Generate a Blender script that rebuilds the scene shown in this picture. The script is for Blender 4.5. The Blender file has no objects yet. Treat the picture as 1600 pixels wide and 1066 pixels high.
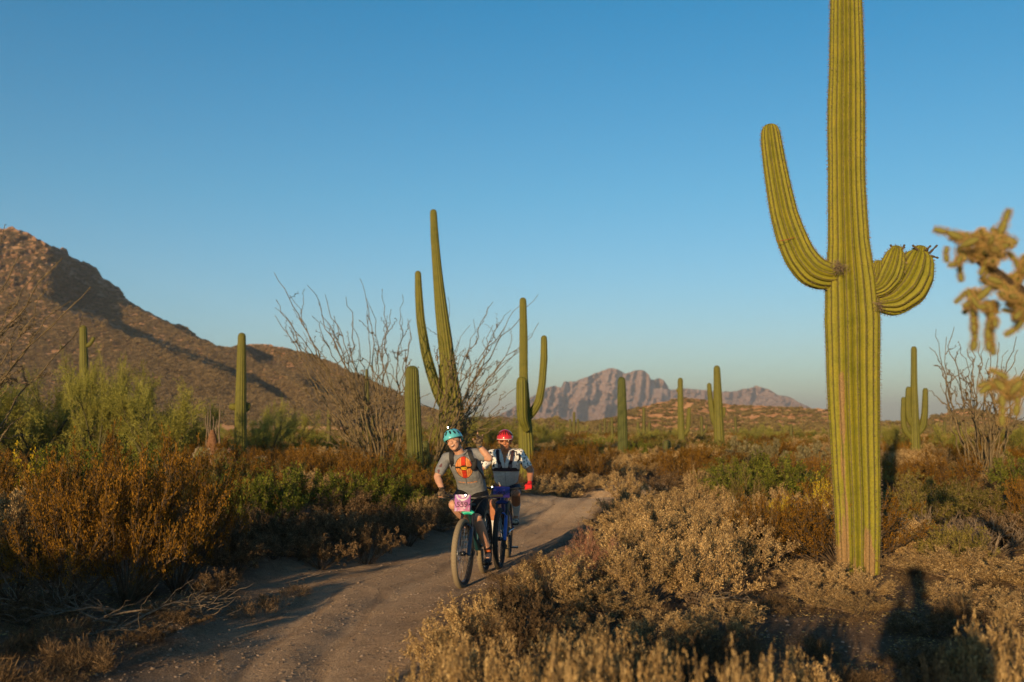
import bpy, math, random
import numpy as np
from mathutils import Vector, Matrix, Euler
R = math.radians
sc = bpy.context.scene
col = sc.collection

# ------------------------------------------------------------------ camera, sky, sun, exposure
FPX = 1556.0                      # focal length in pixels of the 1600 px wide photograph (35 mm lens)
PITCH = math.atan((665 - 533) / FPX)
CAMZ = 1.75
cd = bpy.data.cameras.new('camera'); cam = bpy.data.objects.new('camera', cd); col.objects.link(cam)
cd.sensor_width = 36.0; cd.lens = FPX / 1600 * 36.0
cam.location = (0, 0, CAMZ); cam.rotation_euler = (math.pi / 2 + PITCH, 0, 0)
cd.clip_start = 0.02; cd.clip_end = 30000
cd.dof.use_dof = True; cd.dof.focus_distance = 11.6; cd.dof.aperture_fstop = 1.6
sc.camera = cam

SUN_EL = 7.9; SUN_AZ_X, SUN_AZ_Y = 0.395, 1.0        # light travels towards +x +y
w = bpy.data.worlds.new('World'); sc.world = w; w.use_nodes = True
nt = w.node_tree; bg = nt.nodes['Background']
sky = nt.nodes.new('ShaderNodeTexSky'); sky.sky_type = 'NISHITA'; sky.sun_disc = False
sky.sun_elevation = R(SUN_EL); sky.altitude = 400
# direction towards the sun is (-x, -y); rotation is measured clockwise from +y
sky.sun_rotation = math.atan2(-SUN_AZ_X, -SUN_AZ_Y)
sky.air_density = 1.0; sky.dust_density = 0.6; sky.ozone_density = 2.2
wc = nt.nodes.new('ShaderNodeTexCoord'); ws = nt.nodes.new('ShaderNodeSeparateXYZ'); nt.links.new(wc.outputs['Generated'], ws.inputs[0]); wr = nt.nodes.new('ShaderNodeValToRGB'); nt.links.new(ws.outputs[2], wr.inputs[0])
for _p, _c in ((.08, (.88, 1.05, 1.20, 1)), (.225, (.52, 1.06, 1.20, 1)), (.40, (.17, .98, 1.22, 1)), (.62, (.34, .72, .90, 1))): _e = wr.color_ramp.elements.new(_p); _e.color = _c  # topmost stop lies above the frame; its tint is set for ambient light
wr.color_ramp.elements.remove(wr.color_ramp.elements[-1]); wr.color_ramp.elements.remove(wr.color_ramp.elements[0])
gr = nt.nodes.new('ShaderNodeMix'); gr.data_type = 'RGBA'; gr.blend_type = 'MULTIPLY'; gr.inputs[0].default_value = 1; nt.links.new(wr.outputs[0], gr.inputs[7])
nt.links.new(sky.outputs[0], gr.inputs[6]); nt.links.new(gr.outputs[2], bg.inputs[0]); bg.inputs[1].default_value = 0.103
sd = bpy.data.lights.new('sun', 'SUN'); sun = bpy.data.objects.new('sun', sd); col.objects.link(sun)
sd.energy = 5.0; sd.angle = R(0.5); sd.color = (1.0, 0.68, 0.34)
_d = Vector((SUN_AZ_X, SUN_AZ_Y, -math.tan(R(SUN_EL)) * math.hypot(SUN_AZ_X, SUN_AZ_Y)))
sun.rotation_euler = _d.to_track_quat('-Z', 'Y').to_euler()
sc.view_settings.view_transform = 'Standard'; sc.view_settings.look = 'None'
sc.view_settings.gamma = 1; sc.view_settings.use_curve_mapping = False
sc.view_settings.exposure = 0.46
sc.cycles.use_denoising = True
sc.cycles.max_bounces = 6; sc.cycles.diffuse_bounces = 3; sc.cycles.volume_bounces = 0
sc.cycles.transparent_max_bounces = 8

# ------------------------------------------------------------------ helpers
def ray(px, py):
    u = (px - 800) / FPX; v = (533 - py) / FPX
    Y = math.cos(PITCH) - v * math.sin(PITCH); Z = math.sin(PITCH) + v * math.cos(PITCH)
    return u / Y, Z / Y
def P(px, py, D):
    dx, dz = ray(px, py); return Vector((dx * D, D, CAMZ + dz * D))
def Pn(px, py, D):
    u = (px - 800) / FPX; v = (533 - py) / FPX
    Y = math.cos(PITCH) - v * math.sin(PITCH); Z = math.sin(PITCH) + v * math.cos(PITCH)
    return np.stack([u / Y * D, D + 0 * u, CAMZ + Z / Y * D], -1)

def tag(o, label=None, cat=None, group=None, kind=None):
    if label: o['label'] = label
    if cat: o['category'] = cat
    if group: o['group'] = group
    if kind: o['kind'] = kind
    return o
def empty(name, loc=(0, 0, 0), rz=0.0, parent=None):
    o = bpy.data.objects.new(name, None); col.objects.link(o); o.location = loc; o.rotation_euler = (0, 0, rz)
    o.empty_display_size = 0.1
    if parent: o.parent = parent
    return o
def npdata(name, V, F, mat=None, smooth=False, attrs=None):
    """V (n,3); F one (m,k) array or a list of them"""
    V = np.asarray(V, np.float32).reshape(-1, 3)
    Fs = F if isinstance(F, list) else [F]
    Fs = [np.asarray(f, np.int32) for f in Fs if len(f)]
    me = bpy.data.meshes.new(name)
    me.vertices.add(len(V)); me.vertices.foreach_set('co', V.ravel())
    if Fs:
        tot = np.concatenate([np.full(len(f), f.shape[1], np.int32) for f in Fs])
        idx = np.concatenate([f.ravel() for f in Fs])
        me.loops.add(len(idx)); me.loops.foreach_set('vertex_index', idx)
        me.polygons.add(len(tot))
        st = np.zeros(len(tot), np.int32); st[1:] = np.cumsum(tot)[:-1]
        me.polygons.foreach_set('loop_start', st); me.polygons.foreach_set('loop_total', tot)
        me.polygons.foreach_set('use_smooth', np.full(len(tot), smooth, bool))
    for k, (dom, arr) in (attrs or {}).items():
        arr = np.asarray(arr, np.float32)
        if arr.ndim == 2 and arr.shape[1] == 4:
            a = me.attributes.new(k, 'FLOAT_COLOR', dom); a.data.foreach_set('color', arr.ravel())
        elif arr.ndim == 2:
            a = me.attributes.new(k, 'FLOAT_VECTOR', dom); a.data.foreach_set('vector', arr.ravel())
        else:
            a = me.attributes.new(k, 'FLOAT', dom); a.data.foreach_set('value', arr.ravel())
    me.update()
    if mat: me.materials.append(mat)
    return me
def link(name, me, parent=None, loc=None):
    o = bpy.data.objects.new(name, me); col.objects.link(o)
    if parent: o.parent = parent
    if loc is not None: o.location = loc
    return o
def merge(parts):
    """parts: list of (V, F) -> (V, [F...]) offset"""
    Vs, Fs, n = [], [], 0
    for V, F in parts:
        for f in (F if isinstance(F, list) else [F]):
            if len(f): Fs.append(np.asarray(f) + n)
        Vs.append(np.asarray(V, float).reshape(-1, 3)); n += len(Vs[-1])
    return np.concatenate(Vs), Fs

def tubes(Pa, Ra, sides=3, cap=False):
    """Pa (M,K,3), Ra (M,K)"""
    Pa = np.asarray(Pa, float); Ra = np.asarray(Ra, float); M, K, _ = Pa.shape
    T = np.gradient(Pa, axis=1); T /= np.linalg.norm(T, axis=2, keepdims=True) + 1e-9
    ref = np.where(np.abs(T[:, :1, 2:3]) > 0.9, np.array([1., 0, 0]), np.array([0, 0, 1.])) * np.ones((M, K, 1))
    A = np.cross(T, ref); A /= np.linalg.norm(A, axis=2, keepdims=True) + 1e-9
    B = np.cross(T, A)
    ph = np.arange(sides) / sides * 2 * math.pi
    V = Pa[:, :, None] + Ra[:, :, None, None] * (A[:, :, None] * np.cos(ph)[None, None, :, None] + B[:, :, None] * np.sin(ph)[None, None, :, None])
    idx = np.arange(M * K * sides).reshape(M, K, sides)
    a = idx[:, :-1]; b = idx[:, 1:]
    F = np.stack([a, np.roll(a, -1, 2), np.roll(b, -1, 2), b], -1).reshape(-1, 4)
    if cap and sides == 4:
        F = np.concatenate([F, idx[:, 0, ::-1], idx[:, -1]])
    return V.reshape(-1, 3), F
def leaves(pos, d, ln, wd, rng):
    n = len(pos); d = d / (np.linalg.norm(d, axis=1, keepdims=True) + 1e-9)
    r = rng.normal(size=(n, 3)); s = np.cross(d, r); s /= np.linalg.norm(s, axis=1, keepdims=True) + 1e-9
    ln = np.broadcast_to(ln, n)[:, None]; wd = np.broadcast_to(wd, n)[:, None]
    V = np.stack([pos, pos + d * ln * .5 + s * wd * .5, pos + d * ln, pos + d * ln * .5 - s * wd * .5], 1)
    return V.reshape(-1, 3), np.arange(n * 4).reshape(n, 4)

def _h(ix, iy, s):
    n = (ix.astype(np.int64) * 374761393 + iy.astype(np.int64) * 668265263 + s * 982451653) & 0x7fffffff
    n = ((n ^ (n >> 13)) * 1274126177) & 0x7fffffff
    return ((n ^ (n >> 16)) & 0xffff) / 65535.0
def vn(x, y, s=0):
    x = np.asarray(x, float); y = np.asarray(y, float)
    ix = np.floor(x); iy = np.floor(y); fx = x - ix; fy = y - iy
    fx = fx * fx * (3 - 2 * fx); fy = fy * fy * (3 - 2 * fy)
    a = _h(ix, iy, s); b = _h(ix + 1, iy, s); c = _h(ix, iy + 1, s); d = _h(ix + 1, iy + 1, s)
    return (a + (b - a) * fx) * (1 - fy) + (c + (d - c) * fx) * fy
def fbm(x, y, s=0, o=4):
    t = 0; a = 1; n = 0
    for k in range(o):
        t = t + a * (vn(x * 2 ** k, y * 2 ** k, s + k) - .5); n += a; a *= .5
    return t / n * 2
def sstep(a, b, x):
    t = np.clip((x - a) / (b - a), 0, 1); return t * t * (3 - 2 * t)

# ------------------------------------------------------------------ materials
def newmat(name):
    m = bpy.data.materials.new(name); m.use_nodes = True; n = m.node_tree
    b = n.nodes['Principled BSDF']; return m, n, b
def mat(name, c, rough=.7, metal=0., spec=.3, emit=None, est=0., coat=0.):
    m, n, b = newmat(name); b.inputs['Base Color'].default_value = (*c, 1)
    b.inputs['Roughness'].default_value = rough; b.inputs['Metallic'].default_value = metal
    b.inputs['Specular IOR Level'].default_value = spec; b.inputs['Coat Weight'].default_value = coat
    if emit: b.inputs['Emission Color'].default_value = (*emit, 1); b.inputs['Emission Strength'].default_value = est
    return m
def nd(n, t, **kw):
    x = n.nodes.new(t)
    for k, v in kw.items(): setattr(x, k, v)
    return x
def noise(n, scale, detail=4, rough=.6, vec=None):
    x = nd(n, 'ShaderNodeTexNoise'); x.inputs['Scale'].default_value = scale; x.inputs['Detail'].default_value = detail
    x.inputs['Roughness'].default_value = rough
    if vec is not None: n.links.new(vec, x.inputs['Vector'])
    return x
def ramp(n, src, stops):
    r = nd(n, 'ShaderNodeValToRGB'); e = r.color_ramp.elements
    while len(e) > 1: e.remove(e[-1])
    e[0].position = stops[0][0]; c = stops[0][1]; e[0].color = (*c, 1) if len(c) == 3 else c
    for p, c in stops[1:]:
        q = e.new(p); q.color = (*c, 1) if len(c) == 3 else c
    n.links.new(src, r.inputs[0]); return r
def mixc(n, fac, a, b, mode='MIX'):
    x = nd(n, 'ShaderNodeMix', data_type='RGBA', blend_type=mode)
    for s, v in ((0, fac), (6, a), (7, b)):
        if hasattr(v, 'node'): n.links.new(v, x.inputs[s])
        elif isinstance(v, tuple): x.inputs[s].default_value = (*v, 1)
        else: x.inputs[s].default_value = v
    return x.outputs[2]
def leafmat(name, c1, c2, c3=None, trans=.25, rnd=.35):
    """three leaf colours picked by the per-leaf tint attribute, plus plant to plant variation"""
    m, n, b = newmat(name); n.nodes.remove(b); out = n.nodes['Material Output']
    at = nd(n, 'ShaderNodeAttribute', attribute_name='tint')
    rp = ramp(n, at.outputs['Fac'], [(0, c1), (.5, c2), (1, c3 or c2)])
    oi = nd(n, 'ShaderNodeObjectInfo')
    mr = nd(n, 'ShaderNodeMapRange'); mr.inputs[3].default_value = 1 - rnd; mr.inputs[4].default_value = 1 + rnd
    n.links.new(oi.outputs['Random'], mr.inputs[0])
    cc = nd(n, 'ShaderNodeVectorMath', operation='SCALE'); n.links.new(rp.outputs[0], cc.inputs[0]); n.links.new(mr.outputs[0], cc.inputs['Scale'])
    d = nd(n, 'ShaderNodeBsdfDiffuse'); t = nd(n, 'ShaderNodeBsdfTranslucent'); mx = nd(n, 'ShaderNodeMixShader')
    mx.inputs[0].default_value = trans
    for s in (d, t): n.links.new(cc.outputs[0], s.inputs[0])
    n.links.new(d.outputs[0], mx.inputs[1]); n.links.new(t.outputs[0], mx.inputs[2]); n.links.new(mx.outputs[0], out.inputs[0])
    return m
def woodmat(name, a, b_, scale=20):
    m, n, b = newmat(name); tc = nd(n, 'ShaderNodeTexCoord')
    no = noise(n, scale, 4, .6, tc.outputs['Object']); rp = ramp(n, no.outputs[0], [(.3, a), (.7, b_)])
    n.links.new(rp.outputs[0], b.inputs['Base Color']); b.inputs['Roughness'].default_value = .9
    b.inputs['Specular IOR Level'].default_value = .15
    return m

M_tan = leafmat('dry_tan_leaf', (.12, .075, .033), (.34, .225, .10), (.64, .46, .22), .12, .25)
M_straw = leafmat('straw_leaf', (.20, .13, .05), (.42, .29, .11), (.52, .40, .18), .2, .2)
M_brown = leafmat('dark_brown_leaf', (.055, .035, .02), (.13, .085, .045), (.30, .20, .11), .2, .25)
M_orange = leafmat('amber_creosote_leaf', (.07, .038, .008), (.20, .10, .014), (.37, .19, .028), .25, .25)
M_gold = leafmat('golden_leaf', (.25, .15, .01), (.42, .30, .02), (.60, .48, .05), .3, .2)
M_green = leafmat('green_leaf', (.035, .05, .009), (.13, .15, .022), (.30, .29, .05), .3, .2)
M_olive = leafmat('olive_leaf', (.07, .06, .015), (.16, .135, .032), (.28, .22, .07), .3, .25)
M_palo = leafmat('palo_verde_twig_green', (.13, .13, .028), (.28, .265, .055), (.42, .38, .10), .3, .2)
M_red = leafmat('rusty_pink_twig', (.20, .075, .04), (.34, .15, .09), (.46, .27, .18), .2, .1)
M_grey = leafmat('grey_white_cholla', (.11, .10, .05), (.20, .175, .09), (.30, .26, .15), .15, .2)
M_twig = woodmat('dry_twig_bark', (.10, .065, .04), (.28, .20, .13))
M_twigd = woodmat('dark_twig_bark', (.05, .035, .022), (.14, .095, .06))
M_bone = woodmat('bleached_dead_wood', (.09, .065, .045), (.24, .185, .13), 30)
M_ocot = woodmat('ocotillo_bark', (.07, .052, .03), (.22, .165, .09), 8)
# ------------------------------------------------------------------ ground and trail
TR = np.array([(-1.0, -30, 1.0), (-1.3, 0, 1.0), (-1.55, 4, 1.05), (-1.62, 6.8, .95), (-1.75, 8.1, .9), (-1.75, 9.55, .92), (-1.55, 11.35, 1.25), (-.82, 14, 1.25), (.12, 16.5, .85),
               (.95, 20.2, .78), (1.55, 22.7, .85), (2.45, 24.8, .75), (3.2, 26.4, .6), (4.6, 29, .55), (8, 35, .55), (14, 44, .6), (16, 70, .6)])
_t = np.linspace(0, len(TR) - 1, 600); TRF = np.stack([np.interp(_t, np.arange(len(TR)), TR[:, k]) for k in range(3)], 1)
for _k in range(12): TRF[1:-1] = (TRF[:-2] + TRF[2:] + TRF[1:-1]) / 3
def trail_d(x, y):
    """signed distance to the trail's edge, in metres, negative on the trail"""
    x = np.asarray(x, float); y = np.asarray(y, float); best = np.full(x.shape, 1e9)
    for q in TRF[::2]:
        best = np.minimum(best, np.hypot(x - q[0], y - q[1]) - q[2])
    return best
def gh(x, y):
    x = np.asarray(x, float); y = np.asarray(y, float)
    d = trail_d(x, y) + .18 * fbm(x * 1.1, y * 1.1, 31, 3)
    off = sstep(-.15, .9, d)
    z = off * (.10 * fbm(x / 2.2, y / 2.2, 3) + .16 * fbm(x / 9, y / 9, 5, 2) * sstep(8, 30, y)) + .02 * fbm(x * 1.5, y * 1.5, 9, 3)
    z += .35 * fbm(x / 40, y / 40, 12, 2) * sstep(60, 200, np.hypot(x, y))
    z += -.04 * (1 - sstep(-.6, .1, d)) + .07 * np.exp(-((d - .25) / .25) ** 2) * sstep(5, 9, y)
    # the crest of the trail behind the riders and the hollow past it
    near = np.exp(-((x - .9 - .12 * (y - 20)) / 3.5) ** 2)
    z += near * (.20 * np.exp(-((y - 21.6) / 2.3) ** 2) - .42 * np.exp(-((y - 24.9) / .9) ** 2) + .16 * np.exp(-((y - 27.5) / 1.3) ** 2))
    dc = np.full(x.shape, 1e9)
    for q in TRF[::3]: dc = np.minimum(dc, np.hypot(x - q[0], y - q[1]) / q[2])
    z -= .028 * np.exp(-((dc - .30 - .05 * fbm(x, y / 3, 44, 2)) / .13) ** 2) * sstep(0, 3, y)
    # sandy bank on the left edge
    z += .12 * np.exp(-((x + 3.1) / .6) ** 2 - ((y - 12.2) / .5) ** 2)
    return z
def gz(x, y): return float(gh(np.array([x]), np.array([y]))[0])

def axis(lo, hi, st, ext_lo, ext_hi, g=1.13):
    a = list(np.arange(lo, hi, st)); s = st
    while a[-1] < ext_hi: s *= g; a.append(a[-1] + s)
    b = [lo]; s = st
    while b[-1] > ext_lo: s *= g; b.append(b[-1] - s)
    return np.array(b[:0:-1] + a)
xs = axis(-7, 9, .075, -9000, 9000); ys = axis(3, 29, .075, -800, 9000)
GX, GY = np.meshgrid(xs, ys); GZ = gh(GX.ravel(), GY.ravel()).reshape(GX.shape)
GD = (trail_d(GX.ravel(), GY.ravel()) + .25 * fbm(GX.ravel() * .9, GY.ravel() * .9, 31, 4)).reshape(GX.shape)
GV = np.stack([GX, GY, GZ], -1).reshape(-1, 3); nx = len(xs); ny = len(ys)
gi = np.arange(nx * ny).reshape(ny, nx)
GF = np.stack([gi[:-1, :-1], gi[:-1, 1:], gi[1:, 1:], gi[1:, :-1]], -1).reshape(-1, 4)
fd = (GD[:-1, :-1] + GD[1:, 1:]).ravel() / 2 + .02 * np.random.RandomState(4).rand(len(GF))
tmask = 1 - sstep(-.35, .35, GD.ravel())
_dc = np.full(GX.size, 1e9)
for _q in TRF[::3]: _dc = np.minimum(_dc, np.hypot(GX.ravel() - _q[0], GY.ravel() - _q[1]) / _q[2])
_lat = np.zeros(GX.size); _b = np.full(GX.size, 1e9)
for _i in range(1, len(TRF) - 1, 3):
    _q = TRF[_i]; _t2 = TRF[_i + 1] - TRF[_i - 1]; _t2 = _t2 / np.hypot(_t2[0], _t2[1]); _dx = GX.ravel() - _q[0]; _dy = GY.ravel() - _q[1]; _d2 = _dx ** 2 + _dy ** 2; _u = _d2 < _b; _b[_u] = _d2[_u]; _lat[_u] = (_dx * _t2[1] - _dy * _t2[0])[_u]
packed_sunlit = np.exp(-((_dc - .28) / .22) ** 2) * (.45 + .5 * fbm(GX.ravel() * .7, GY.ravel() * .35, 61, 3)) * .9; packed_sunlit = np.clip(np.maximum(packed_sunlit, sstep(17, 20, GY.ravel()) * (1 - sstep(-.1, .3, GD.ravel())) * .8), 0, 1)  # packed streaks; past the riders the sunlit crest is put into the colour

m, n, b = newmat('desert_soil'); M_soil = m
tc = nd(n, 'ShaderNodeTexCoord'); at = nd(n, 'ShaderNodeAttribute', attribute_name='trail'); pk_ = nd(n, 'ShaderNodeAttribute', attribute_name='packed_sunlit')
n1 = noise(n, .6, 5, .6, tc.outputs['Object']); n2 = noise(n, 9, 6, .7, tc.outputs['Object']); n3 = noise(n, 70, 4, .7, tc.outputs['Object'])
c1 = ramp(n, n1.outputs[0], [(.3, (.11, .07, .042)), (.7, (.20, .135, .085))])
c2 = ramp(n, n2.outputs[0], [(.3, (.08, .05, .03)), (.55, (.17, .115, .075)), (.8, (.30, .22, .15))])
base = mixc(n, .55, c1.outputs[0], c2.outputs[0])
tr1 = ramp(n, n2.outputs[0], [(.25, (.24, .165, .105)), (.75, (.40, .285, .19))])
base = mixc(n, at.outputs['Fac'], base, tr1.outputs[0])
tr2 = ramp(n, n1.outputs[0], [(.3, (.38, .28, .19)), (.7, (.50, .375, .26))]); base = mixc(n, pk_.outputs['Fac'], base, tr2.outputs[0])
c3 = ramp(n, n3.outputs[0], [(.32, (.42, .40, .38)), (.5, (1, 1, 1)), (.68, (1.5, 1.42, 1.35))])
base = mixc(n, .75, base, c3.outputs[0], 'MULTIPLY')
la = nd(n, 'ShaderNodeAttribute', attribute_name='lateral'); nl_ = noise(n, .35, 2, .5, tc.outputs['Object'])
lm1 = nd(n, 'ShaderNodeMath', operation='MULTIPLY_ADD'); n.links.new(nl_.outputs[0], lm1.inputs[0]); lm1.inputs[1].default_value = .9; n.links.new(la.outputs['Fac'], lm1.inputs[2])
lm2 = nd(n, 'ShaderNodeMapRange'); lm2.inputs[1].default_value = -1; lm2.inputs[2].default_value = 1.6; n.links.new(lm1.outputs[0], lm2.inputs[0])
Wt, Bk = (1, 1, 1), (0, 0, 0)
trk = ramp(n, lm2.outputs[0], [(.32, Wt), (.34, Bk), (.36, Bk), (.385, Wt), (.45, Wt), (.462, Bk), (.475, Bk), (.49, Wt), (.64, Wt), (.66, Bk), (.68, Bk), (.705, Wt)])
tmul = mixc(n, at.outputs['Fac'], (1, 1, 1), trk.outputs[0]); tcol = ramp(n, tmul, [(0, (.84, .82, .80)), (1, (1, 1, 1))])
base = mixc(n, 1.0, base, tcol.outputs[0], 'MULTIPLY')
vo = nd(n, 'ShaderNodeTexVoronoi'); vo.inputs['Scale'].default_value = 26; n.links.new(tc.outputs['Object'], vo.inputs['Vector'])
n.links.new(base, b.inputs['Base Color']); b.inputs['Roughness'].default_value = 1; b.inputs['Specular IOR Level'].default_value = .1; b.inputs['Diffuse Roughness'].default_value = 1
bp = nd(n, 'ShaderNodeBump'); bp.inputs['Strength'].default_value = .8; bp.inputs['Distance'].default_value = .03
n.links.new(n3.outputs[0], bp.inputs['Height'])
bp2 = nd(n, 'ShaderNodeBump'); bp2.inputs['Strength'].default_value = .8; bp2.inputs['Distance'].default_value = .06
n.links.new(n2.outputs[0], bp2.inputs['Height']); n.links.new(bp.outputs[0], bp2.inputs['Normal']); bp3 = nd(n, 'ShaderNodeBump'); bp3.inputs['Strength'].default_value = .5; bp3.inputs['Distance'].default_value = .02; n.links.new(tmul, bp3.inputs['Height']); n.links.new(bp2.outputs[0], bp3.inputs['Normal']); n.links.new(bp3.outputs[0], b.inputs['Normal'])
def submesh(name, F):
    used = np.unique(F); mp = np.zeros(len(GV), int); mp[used] = np.arange(len(used))
    return link(name, npdata(name, GV[used], mp[F], M_soil, True, {'trail': ('POINT', tmask[used]), 'packed_sunlit': ('POINT', packed_sunlit[used]), 'lateral': ('POINT', _lat[used])}))
fy = GV[GF[:, 0], 1]
tag(submesh('ground', GF[~((fd < 0) & (fy < 75))]), kind='structure')
tag(submesh('trail', GF[(fd < 0) & (fy < 75)]), kind='structure')

# ------------------------------------------------------------------ hills and mountains
def rockmat(name, cols, scale, cliff, bumpd):
    m, n, b = newmat(name); tc = nd(n, 'ShaderNodeTexCoord')
    a = noise(n, scale, 8, .65, tc.outputs['Object']); rp = ramp(n, a.outputs[0], cols)
    g = nd(n, 'ShaderNodeNewGeometry'); sp = nd(n, 'ShaderNodeSeparateXYZ'); n.links.new(g.outputs['Normal'], sp.inputs[0])
    st = ramp(n, sp.outputs[2], [(.45, (1, 1, 1)), (.7, (0, 0, 0))])
    f = noise(n, scale * 5, 6, .7, tc.outputs['Object']); rr = ramp(n, f.outputs[0], [(.3, tuple(.6 * c for c in cliff)), (.7, cliff)])
    cc = mixc(n, st.outputs[0], rp.outputs[0], rr.outputs[0])
    n.links.new(cc, b.inputs['Base Color']); b.inputs['Roughness'].default_value = 1; b.inputs['Specular IOR Level'].default_value = .05; b.inputs['Diffuse Roughness'].default_value = 1
    bp = nd(n, 'ShaderNodeBump'); bp.inputs['Strength'].default_value = 1; bp.inputs['Distance'].default_value = bumpd
    n.links.new(f.outputs[0], bp.inputs['Height']); n.links.new(bp.outputs[0], b.inputs['Normal'])
    return m
def itp(pts):
    a = np.array(pts, float); return lambda x: np.interp(x, a[:, 0], a[:, 1])
def hill(name, sil, Dfun, m, foot=672, rows=110, step=2.0, amp=2.0, sc_=30., back=(400, .5), jag=1.0, kind='structure'):
    s = itp(sil); px = np.arange(sil[0][0], sil[-1][0] + .1, step)
    top = s(px) + jag * 1.6 * fbm(px / 9, px * 0, 77, 4)
    t = np.linspace(0, 1, rows); PX = px[None, :] * np.ones((rows, 1)); PY = foot + (np.minimum(top, foot - .5) - foot)[None, :] * t[:, None]
    D = Dfun(PX, PY); V = Pn(PX, PY, D)
    env = sstep(0, .15, t)[:, None] * (1 - .75 * sstep(.85, 1, t))[:, None]
    V[..., 2] += env * amp * fbm(V[..., 0] / sc_, V[..., 1] / sc_, 41, 5)
    V[..., 1] += env * amp * 2.2 * fbm(V[..., 0] / sc_ * 1.4, V[..., 2] / sc_ * 1.4, 55, 5)
    V[0, :, 2] = -3
    crest = V[-1]; bk = []
    for k in range(1, 9):
        q = crest.copy(); q[:, 1] += back[0] * k / 8; q[:, 0] *= q[:, 1] / crest[:, 1]
        q[:, 2] = np.maximum(crest[:, 2] - back[0] * k / 8 * back[1] * (.4 + .6 * k / 8), -3); bk.append(q)
    V = np.concatenate([V, np.array(bk)]); r, c = V.shape[:2]
    i = np.arange(r * c).reshape(r, c); F = np.stack([i[:-1, :-1], i[:-1, 1:], i[1:, 1:], i[1:, :-1]], -1).reshape(-1, 4)
    o = link(name, npdata(name, V, F, m, True)); tag(o, kind=kind); return o, V[:rows]

silL = [(-420, 330), (-250, 320), (-60, 345), (0, 358), (20, 355), (40, 364), (60, 374), (80, 386), (94, 390), (97, 386), (105, 387), (107, 400), (130, 408), (146, 416), (150, 419), (160, 435), (180, 447), (188, 450), (196, 465), (220, 480),
        (240, 493), (270, 505), (290, 510), (300, 520), (340, 541), (360, 541), (385, 540), (400, 539), (420, 539), (440, 542), (480, 553), (520, 567), (560, 586), (600, 606), (640, 628), (700, 650), (760, 664), (800, 668)]
sL = itp(silL)
c1 = itp([(70, 386), (76, 390), (87, 398), (90, 420), (113, 434), (121, 452), (149, 462), (173, 481), (237, 500), (302, 538), (345, 556)])
c2 = itp([(60, 462), (86, 474), (162, 502), (194, 518), (224, 530), (298, 558), (400, 602), (470, 640), (520, 660)])
c3 = itp([(376, 536), (386, 545), (398, 557), (430, 574), (480, 600), (520, 622), (560, 640)])
def DL(px, py):
    D = 330 + .80 * (665 - py)
    wv = 2.4 * fbm(px / 18, py / 18, 5, 4)
    w2 = 6 + 9 * sstep(70, 150, px) * (1 - .5 * sstep(330, 470, px))
    D = D + 80 * sstep(70, 130, px) * (1 - sstep(400, 480, px)) * sstep(w2 / 2, -w2 / 2, py + wv - c2(px))
    D = D + 62 * sstep(376, 384, px) * (1 - sstep(490, 560, px)) * sstep(9, -9, py + wv - c3(px))
    h1 = np.maximum(c1(px) - sL(px), 4)
    D = D + 85 * sstep(74, 92, px) * (1 - sstep(300, 348, px)) * np.clip((c1(px) - 8 - py + 1.8 * wv) / h1, 0, 1) + 9 * fbm(px / 7, py / 7, 63, 4) * sstep(500, 430, py)
    return D
M_hillL = rockmat('brown_desert_hillside', [(.3, (.22, .12, .068)), (.5, (.30, .175, .10)), (.7, (.38, .235, .14))], .03, (.27, .15, .085), 1.5)
hillL, VL = hill('left_hill', silL, DL, M_hillL, amp=2.0, sc_=26, rows=170, jag=2.2)

silM = [(800, 667), (830, 660), (850, 654), (866, 651), (885, 656), (907, 664), (930, 661), (953, 654), (982, 641), (1011, 634), (1044, 626), (1060, 622), (1076, 623), (1102, 625), (1141, 633), (1190, 634), (1222, 636), (1255, 637), (1287, 639), (1330, 650),
        (1370, 661), (1400, 661), (1440, 656), (1470, 648), (1490, 641), (1510, 639), (1535, 642), (1570, 652), (1610, 664), (1700, 655), (1800, 668)]
M_hillM = rockmat('orange_brown_low_hill', [(.3, (.25, .13, .065)), (.5, (.36, .19, .095)), (.7, (.46, .27, .15))], .05, (.33, .18, .10), .8)
hillM, VM = hill('low_hill', silM, lambda px, py: 112 + 3.3 * (690 - py) + 14 * fbm(px / 50, py / 25, 8, 3) * sstep(690, 670, py), M_hillM, foot=691, amp=.9, sc_=9, rows=90, back=(150, .2), jag=1.0)
silN = [(560, 668), (600, 655), (660, 652), (700, 655), (740, 650), (790, 652), (830, 656), (870, 664), (900, 668)]
hillN, VN = hill('low_ridge', silN, lambda px, py: 520 + 5 * (672 - py), M_hillM, amp=1.5, sc_=20, rows=40, back=(200, .25))

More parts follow.
